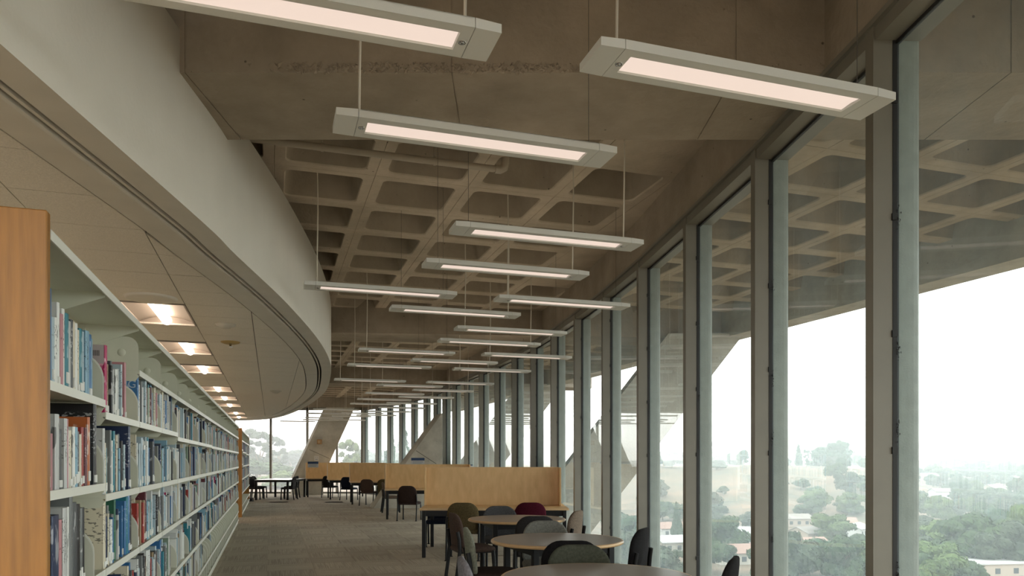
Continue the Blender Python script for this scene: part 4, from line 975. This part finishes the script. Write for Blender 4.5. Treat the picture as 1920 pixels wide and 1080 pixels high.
def leafmat(n, c, c2): return mat('foliage_' + n, c, .9, col2=c2, nscale=1.2, detail=5, spec=.1, objrand=.18)
FOL = [leafmat('green', (.058, .085, .04), (.027, .046, .022)), leafmat('grey_green', (.072, .088, .06), (.034, .046, .03)), leafmat('bright', (.1, .135, .05), (.045, .07, .028)), leafmat('dark', (.05, .09, .05), (.025, .05, .03))]
def tree_mesh(seed, kind):
    rr = random.Random(seed); crown = MB(); lob = []
    if kind == 'round':
        for k in range(22):
            a = rr.uniform(0, 6.28); q = rr.random() ** .5 * .34; zz = rr.uniform(.2, .8); q *= 1.15 - abs(zz - .5); lob.append((q * math.cos(a), q * math.sin(a), zz, rr.uniform(.12, .2)))
    elif kind == 'tall':
        for k in range(26):
            a = rr.uniform(0, 6.28); zz = rr.uniform(.35, .96); q = rr.random() ** .5 * .22 * (1.3 - abs(zz - .65)); lob.append((q * math.cos(a), q * math.sin(a), zz, rr.uniform(.05, .1)))
    else:
        for k in range(26):
            zz = .12 + .84 * k / 26; q = .22 * (1 - zz) * rr.random(); a = rr.uniform(0, 6.28); lob.append((q * math.cos(a), q * math.sin(a), zz, .2 * (1.06 - zz) + .02))
    for (x, y, zz, r) in lob:
        for k in range(60):
            a = rr.uniform(0, 6.28); c_ = rr.uniform(-.7, 1); s_ = math.sqrt(1 - c_ * c_); d = Vector((s_ * math.cos(a), s_ * math.sin(a), c_ * .8))
            p = Vector((x, y, zz)) + d * r * rr.uniform(.8, 1.08); sz = r * .3
            t1 = d.cross(Vector((0, 0, 1)) if abs(c_) < .9 else Vector((1, 0, 0))).normalized(); t2 = d.cross(t1)
            q1 = Vector((rr.uniform(-1, 1), rr.uniform(-1, 1), rr.uniform(-1, 1))) * sz * .5
            crown.add([p + t1 * sz + q1, p - t1 * sz * .6 + t2 * sz, p - t2 * sz - q1, p + (t1 + t2) * sz * .4 + d * sz * .4], [(0, 1, 3), (1, 2, 3), (2, 0, 3)])
        n0 = 6; ring_ = []
        crown.lathe([(0, -r * .7), (r * .7, -r * .35), (r * .82, .1 * r), (r * .5, r * .6), (0, r * .72)], 8, c=(x, y, zz))
    tk = MB(); tk.tube([(0, 0, 0), (.01, .01, .3), (0, .02, .6)], [.03, .022, .01], 6)
    for k in range(3):
        a = rr.uniform(0, 6.28); tk.tube([(0, 0, .25 + .05 * k), (.12 * math.cos(a), .12 * math.sin(a), .5 + .05 * k)], [.014, .006], 5)
    return crown, tk
TM = []
for kd, sd in (('round', 1), ('round', 2), ('round', 5), ('tall', 3), ('cone', 4)):
    c_, t_ = tree_mesh(sd, kd); TM.append((c_.mesh('crown', FOL[0]), t_.mesh('trunk', mat('bark', (.12, .09, .06), .9))))
treecount = 0
def tree(x, y, hgt, wdt, kind, fol, lab, group=None, z=None):
    t = thing('tree', lab, 'tree', (x, y, (gh(x, y) + E - .3) if z is None else z), random.uniform(0, 6.28), group)
    t.scale = (wdt, wdt, hgt)
    o = link('crown', TM[kind][0], t); o.material_slots[0].link = 'OBJECT'; o.material_slots[0].material = FOL[fol]; link('trunk', TM[kind][1], t); return t
def at_px(px, r):
    a = (px - 960) / F; return a * r, r
HOUSES = [(1500, 196, 13, 8, 3.2, .2, 0), (1592, 178, 10, 7, 3.6, 1.35, 1), (1520, 232, 12, 8, 3, .5, 2), (1568, 262, 12, 8, 3, -.2, 0), (1602, 246, 9, 7, 3, .8, 1), (1490, 275, 10, 7, 3, .1, 2), (1380, 182, 12, 8, 3, .2, 0), (1392, 232, 11, 8, 3, -.4, 1), (1350, 262, 10, 7, 3, .4, 2), (1262, 205, 10, 7, 3, .3, 1), (1255, 250, 10, 8, 3, .3, 0),
          (1838, 168, 15, 10, 3, .15, 3), (1745, 262, 16, 9, 3, .1, 3), (1860, 258, 12, 7, 3, .2, 1), (1868, 470, 12, 9, 4, .2, 1), (1905, 450, 9, 9, 6, .2, 0), (1770, 430, 14, 8, 4, 0, 2), (1740, 520, 10, 8, 7, 0, 1)]
RC = [(.24, .15, .12), (.34, .34, .33), (.2, .18, .16), (.42, .42, .41)]
RN = ['pinkish tile', 'grey', 'brown', 'white flat']
def house(k, px, r, L_, W_, H_, rz, rc):
    x, y = at_px(px, r)
    side = 'below the right-hand pane' if px > 1700 else 'in the second pane from the right' if px > 1450 else 'in the third pane from the right' if px > 1300 else 'in the fourth pane from the right'
    t = thing('house', '%s roofed house %s, %s nearest' % (RN[rc], side, ORD[sum(1 for h in HOUSES[:k] if (h[0] > 1700) == (px > 1700) and (h[0] > 1450) == (px > 1450) and (h[0] > 1300) == (px > 1300))]), 'house', (x, y, gh(x, y) + E - .2), rz)
    wm_ = mat('stucco_%d' % (k % 3), [(.4, .37, .32), (.46, .46, .45), (.33, .27, .22)][k % 3], .9)
    b = MB(); b.box((-L_ / 2, -W_ / 2, 0), (L_ / 2, W_ / 2, H_))
    rh = .3 if rc == 3 else W_ * .2
    if rc != 3: b.prism([(-L_ / 2, -W_ / 2, H_), (-L_ / 2, W_ / 2, H_), (-L_ / 2, 0, H_ + rh)], (L_, 0, 0))
    b.build('walls', wm_, t)
    rm = mat('roof_%d' % rc, RC[rc], .9, noise=.15, nscale=2)
    rf = MB(); o_ = .5
    if rc == 3: rf.box((-L_ / 2 - .3, -W_ / 2 - .3, H_), (L_ / 2 + .3, W_ / 2 + .3, H_ + .35))
    else:
        for s in (-1, 1): rf.prism([(-L_ / 2 - o_, s * (W_ / 2 + o_), H_ - o_ * .4 + .03), (-L_ / 2 - o_, 0, H_ + rh + .03), (-L_ / 2 - o_, 0, H_ + rh + .2), (-L_ / 2 - o_, s * (W_ / 2 + o_), H_ - o_ * .4 + .2)], (L_ + 2 * o_, 0, 0))
    rf.build('roof', rm, t)
    for q in range(3):
        xx = -L_ / 2 + L_ * (.2 + .3 * q)
        MB().box((xx - .6, -W_ / 2 - .06, .9), (xx + .6, -W_ / 2, 2.1)).build('window', mat('house_window', (.05, .06, .07), .2), t)
    if k == 1:
        for q in range(6): MB().prism([(-L_ / 2 + .8 + q * 1.4, -W_ / 2 * .85, H_ + rh * .15 + .24), (-L_ / 2 + 2.0 + q * 1.4, -W_ / 2 * .85, H_ + rh * .15 + .24), (-L_ / 2 + 2.0 + q * 1.4, -.4, H_ + rh * .9 + .24), (-L_ / 2 + .8 + q * 1.4, -.4, H_ + rh * .9 + .24)], (0, 0, .06)).build('solar_panel', mat('solar', (.05, .07, .1), .2), t)
for k, hh_ in enumerate(HOUSES): house(k, *hh_)
tq = random.Random(21)
def clear(x, y, rad):
    for h in HOUSES:
        hx, hy = at_px(h[0], h[1])
        if abs(x - hx) < rad + h[2] / 2 and -rad - 16 < (y - hy) < rad + 7: return False
    return True
GRP = [('tree in the valley below the windows, seen through the right-hand panes', 1440, 1990), ('tree in the valley seen through the middle panes', 1150, 1440)]
# named big ones
for (px, r, h, w_, kd, fo, lab) in ((1760, 150, 10, 11, 0, 2, 'bright green round tree at the bottom left of the right-hand pane'), (1735, 134, 8, 9, 1, 2, 'light green tree at the lower corner beside the thick window post'), (1808, 176, 14, 17, 2, 0, 'broad green tree in the middle of the right-hand pane'), (1875, 172, 13, 17, 1, 1, 'grey green wide tree right of centre in the right-hand pane'), (1925, 185, 16, 12, 0, 2, 'yellow green tree cut by the right picture edge'),
                                  (1560, 225, 10, 14, 0, 2, 'round green tree behind the house with solar panels'), (1498, 160, 9, 12, 1, 0, 'dark green tree at the bottom left of the second pane'), (1622, 158, 9, 10, 2, 2, 'green tree at the bottom right corner of the second pane'), (1350, 190, 12, 14, 0, 0, 'round green tree low in the third pane'), (1330, 165, 9, 12, 1, 0, 'dense green tree at the bottom of the third pane'),
                                  (1268, 230, 13, 7, 4, 3, 'dark upright cypress in the fourth pane'), (1242, 150, 8, 13, 2, 1, 'olive grey tree low in the fourth pane'), (1180, 170, 10, 10, 0, 1, 'grey green tree low in the fifth pane')):
    x, y = at_px(px, r); tree(x, y, h, w_, kd, fo, lab)
n_ = 0; tries = 0; VT = []
while n_ < 215 and tries < 6000:
    tries += 1
    px = tq.choice([tq.uniform(1690, 1960), tq.uniform(1150, 1700)]); z_ = 150 + 520 * tq.random() ** 1.3; x, y = at_px(px, z_)
    w_ = tq.uniform(7, 14)
    if not clear(x, y, w_ * .55): continue
    k0 = 300
    if px < 1690 and 320 < z_ < 520 and tq.random() < .55: continue
    if px < 1690 and z_ < 250 and tq.random() < .3: continue
    fo_ = tq.choice([0, 0, 1, 1, 3, 2])
    VT.append((px, z_, fo_, 'tree', tree(x, y, w_ * tq.uniform(.65, 1.0), w_, tq.choice([0, 1, 2]), fo_, 'tree', 'valley trees'))); n_ += 1
# ridge trees
for (px, r, h, w_, kd) in ((1562, 520, 19, 27, 0), (1580, 522, 19, 16, 3), (1548, 515, 15, 20, 1), (1497, 540, 17, 12, 4), (1512, 545, 13, 9, 3), (1330, 560, 24, 9, 4), (1338, 560, 20, 8, 3), (1190, 560, 13, 20, 0), (1155, 560, 15, 24, 2)):
    x, y = at_px(px, r); VT.append((px, r, 3, 'ridge tree', tree(x, y, h, w_, kd, 3, 'tree', 'ridge trees')))
for k in range(60):
    px = tq.uniform(1100, 1960); r = tq.uniform(640, 1100); x, y = at_px(px, r); VT.append((px, r, 3, 'far skyline tree', tree(x, y, tq.uniform(7, 12), tq.uniform(10, 24), tq.choice([0, 1, 2, 3]), 3, 'tree', 'far skyline trees')))
PAN = [(1690, 'the right-hand pane'), (1450, 'second pane from right'), (1300, 'third pane from right'), (1220, 'fourth pane from right'), (0, 'the panes farther left')]
bins = {}
for v_ in VT:
    pn = next(n for e, n in PAN if v_[0] > e); bd = 'near' if v_[1] < 230 else 'middle' if v_[1] < 360 else 'upper'
    bins.setdefault((pn, bd if v_[3] == 'tree' else 'skyline', v_[3]), []).append(v_)
for (pn, bd, kk), L_ in bins.items():
    L_.sort(key=lambda q: q[0])
    for i_, v_ in enumerate(L_):
        v_[4]['label'] = '%s %s, %s from left, %s band, %s' % (['green', 'grey green', 'bright green', 'dark green'][v_[2]], kk, ORD[i_], bd, pn)
# trees beyond the far glass wall
for (px, r, h, w_, kd, fo, lab) in ((487, 290, 19, 20, 3, 1, 'tall hazy eucalyptus beyond the far glass wall, left pane'), (455, 300, 17, 20, 3, 1, 'hazy eucalyptus behind the end of the bookcase'), (520, 330, 17, 17, 3, 1, 'hazy eucalyptus behind the first far window post'), (545, 420, 13, 34, 0, 1, 'low hazy tree in the far middle pane'), (480, 260, 9, 24, 1, 0, 'low green tree under the eucalyptus at the far glass wall'), (570, 430, 12, 30, 2, 0, 'green tree beyond the inclined column'),
                                   (540, 230, 6, 20, 2, 2, 'green shrub tree low in the far middle pane'), (657, 230, 15, 13, 3, 2, 'yellowish young tree seen right of the inclined column'), (672, 240, 12, 14, 0, 1, 'leafy tree beside the yellowish one'), (735, 190, 18.0, 9, 4, 3, 'dark green pine seen between the far window posts'), (757, 200, 20.0, 12, 4, 3, 'taller dark pine right of the other pine'), (700, 260, 13, 18, 0, 1, 'hazy tree low behind the far window posts'), (440, 330, 13, 30, 0, 1, 'hazy tree left of the far eucalyptus')):
    x, y = at_px(px, r); tree(x, y, h, w_, kd, fo, lab)
# valley haze, a thin real medium below and around eye level
hz = bpy.data.materials.new('valley_haze'); hz.use_nodes = True; N = hz.node_tree.nodes; N.clear(); oo = N.new('ShaderNodeOutputMaterial'); vsn = N.new('ShaderNodeVolumeScatter'); vsn.inputs['Color'].default_value = (.72, .78, .8, 1); vsn.inputs['Density'].default_value = .0011
vsn.inputs['Anisotropy'].default_value = 0
hz.node_tree.links.new(vsn.outputs[0], oo.inputs['Volume'])
MB().box((-750, 45, -34), (850, 1700, E + 25)).build('haze_layer', hz, label='thin pale haze lying over the valley', cat='haze', kind='stuff')
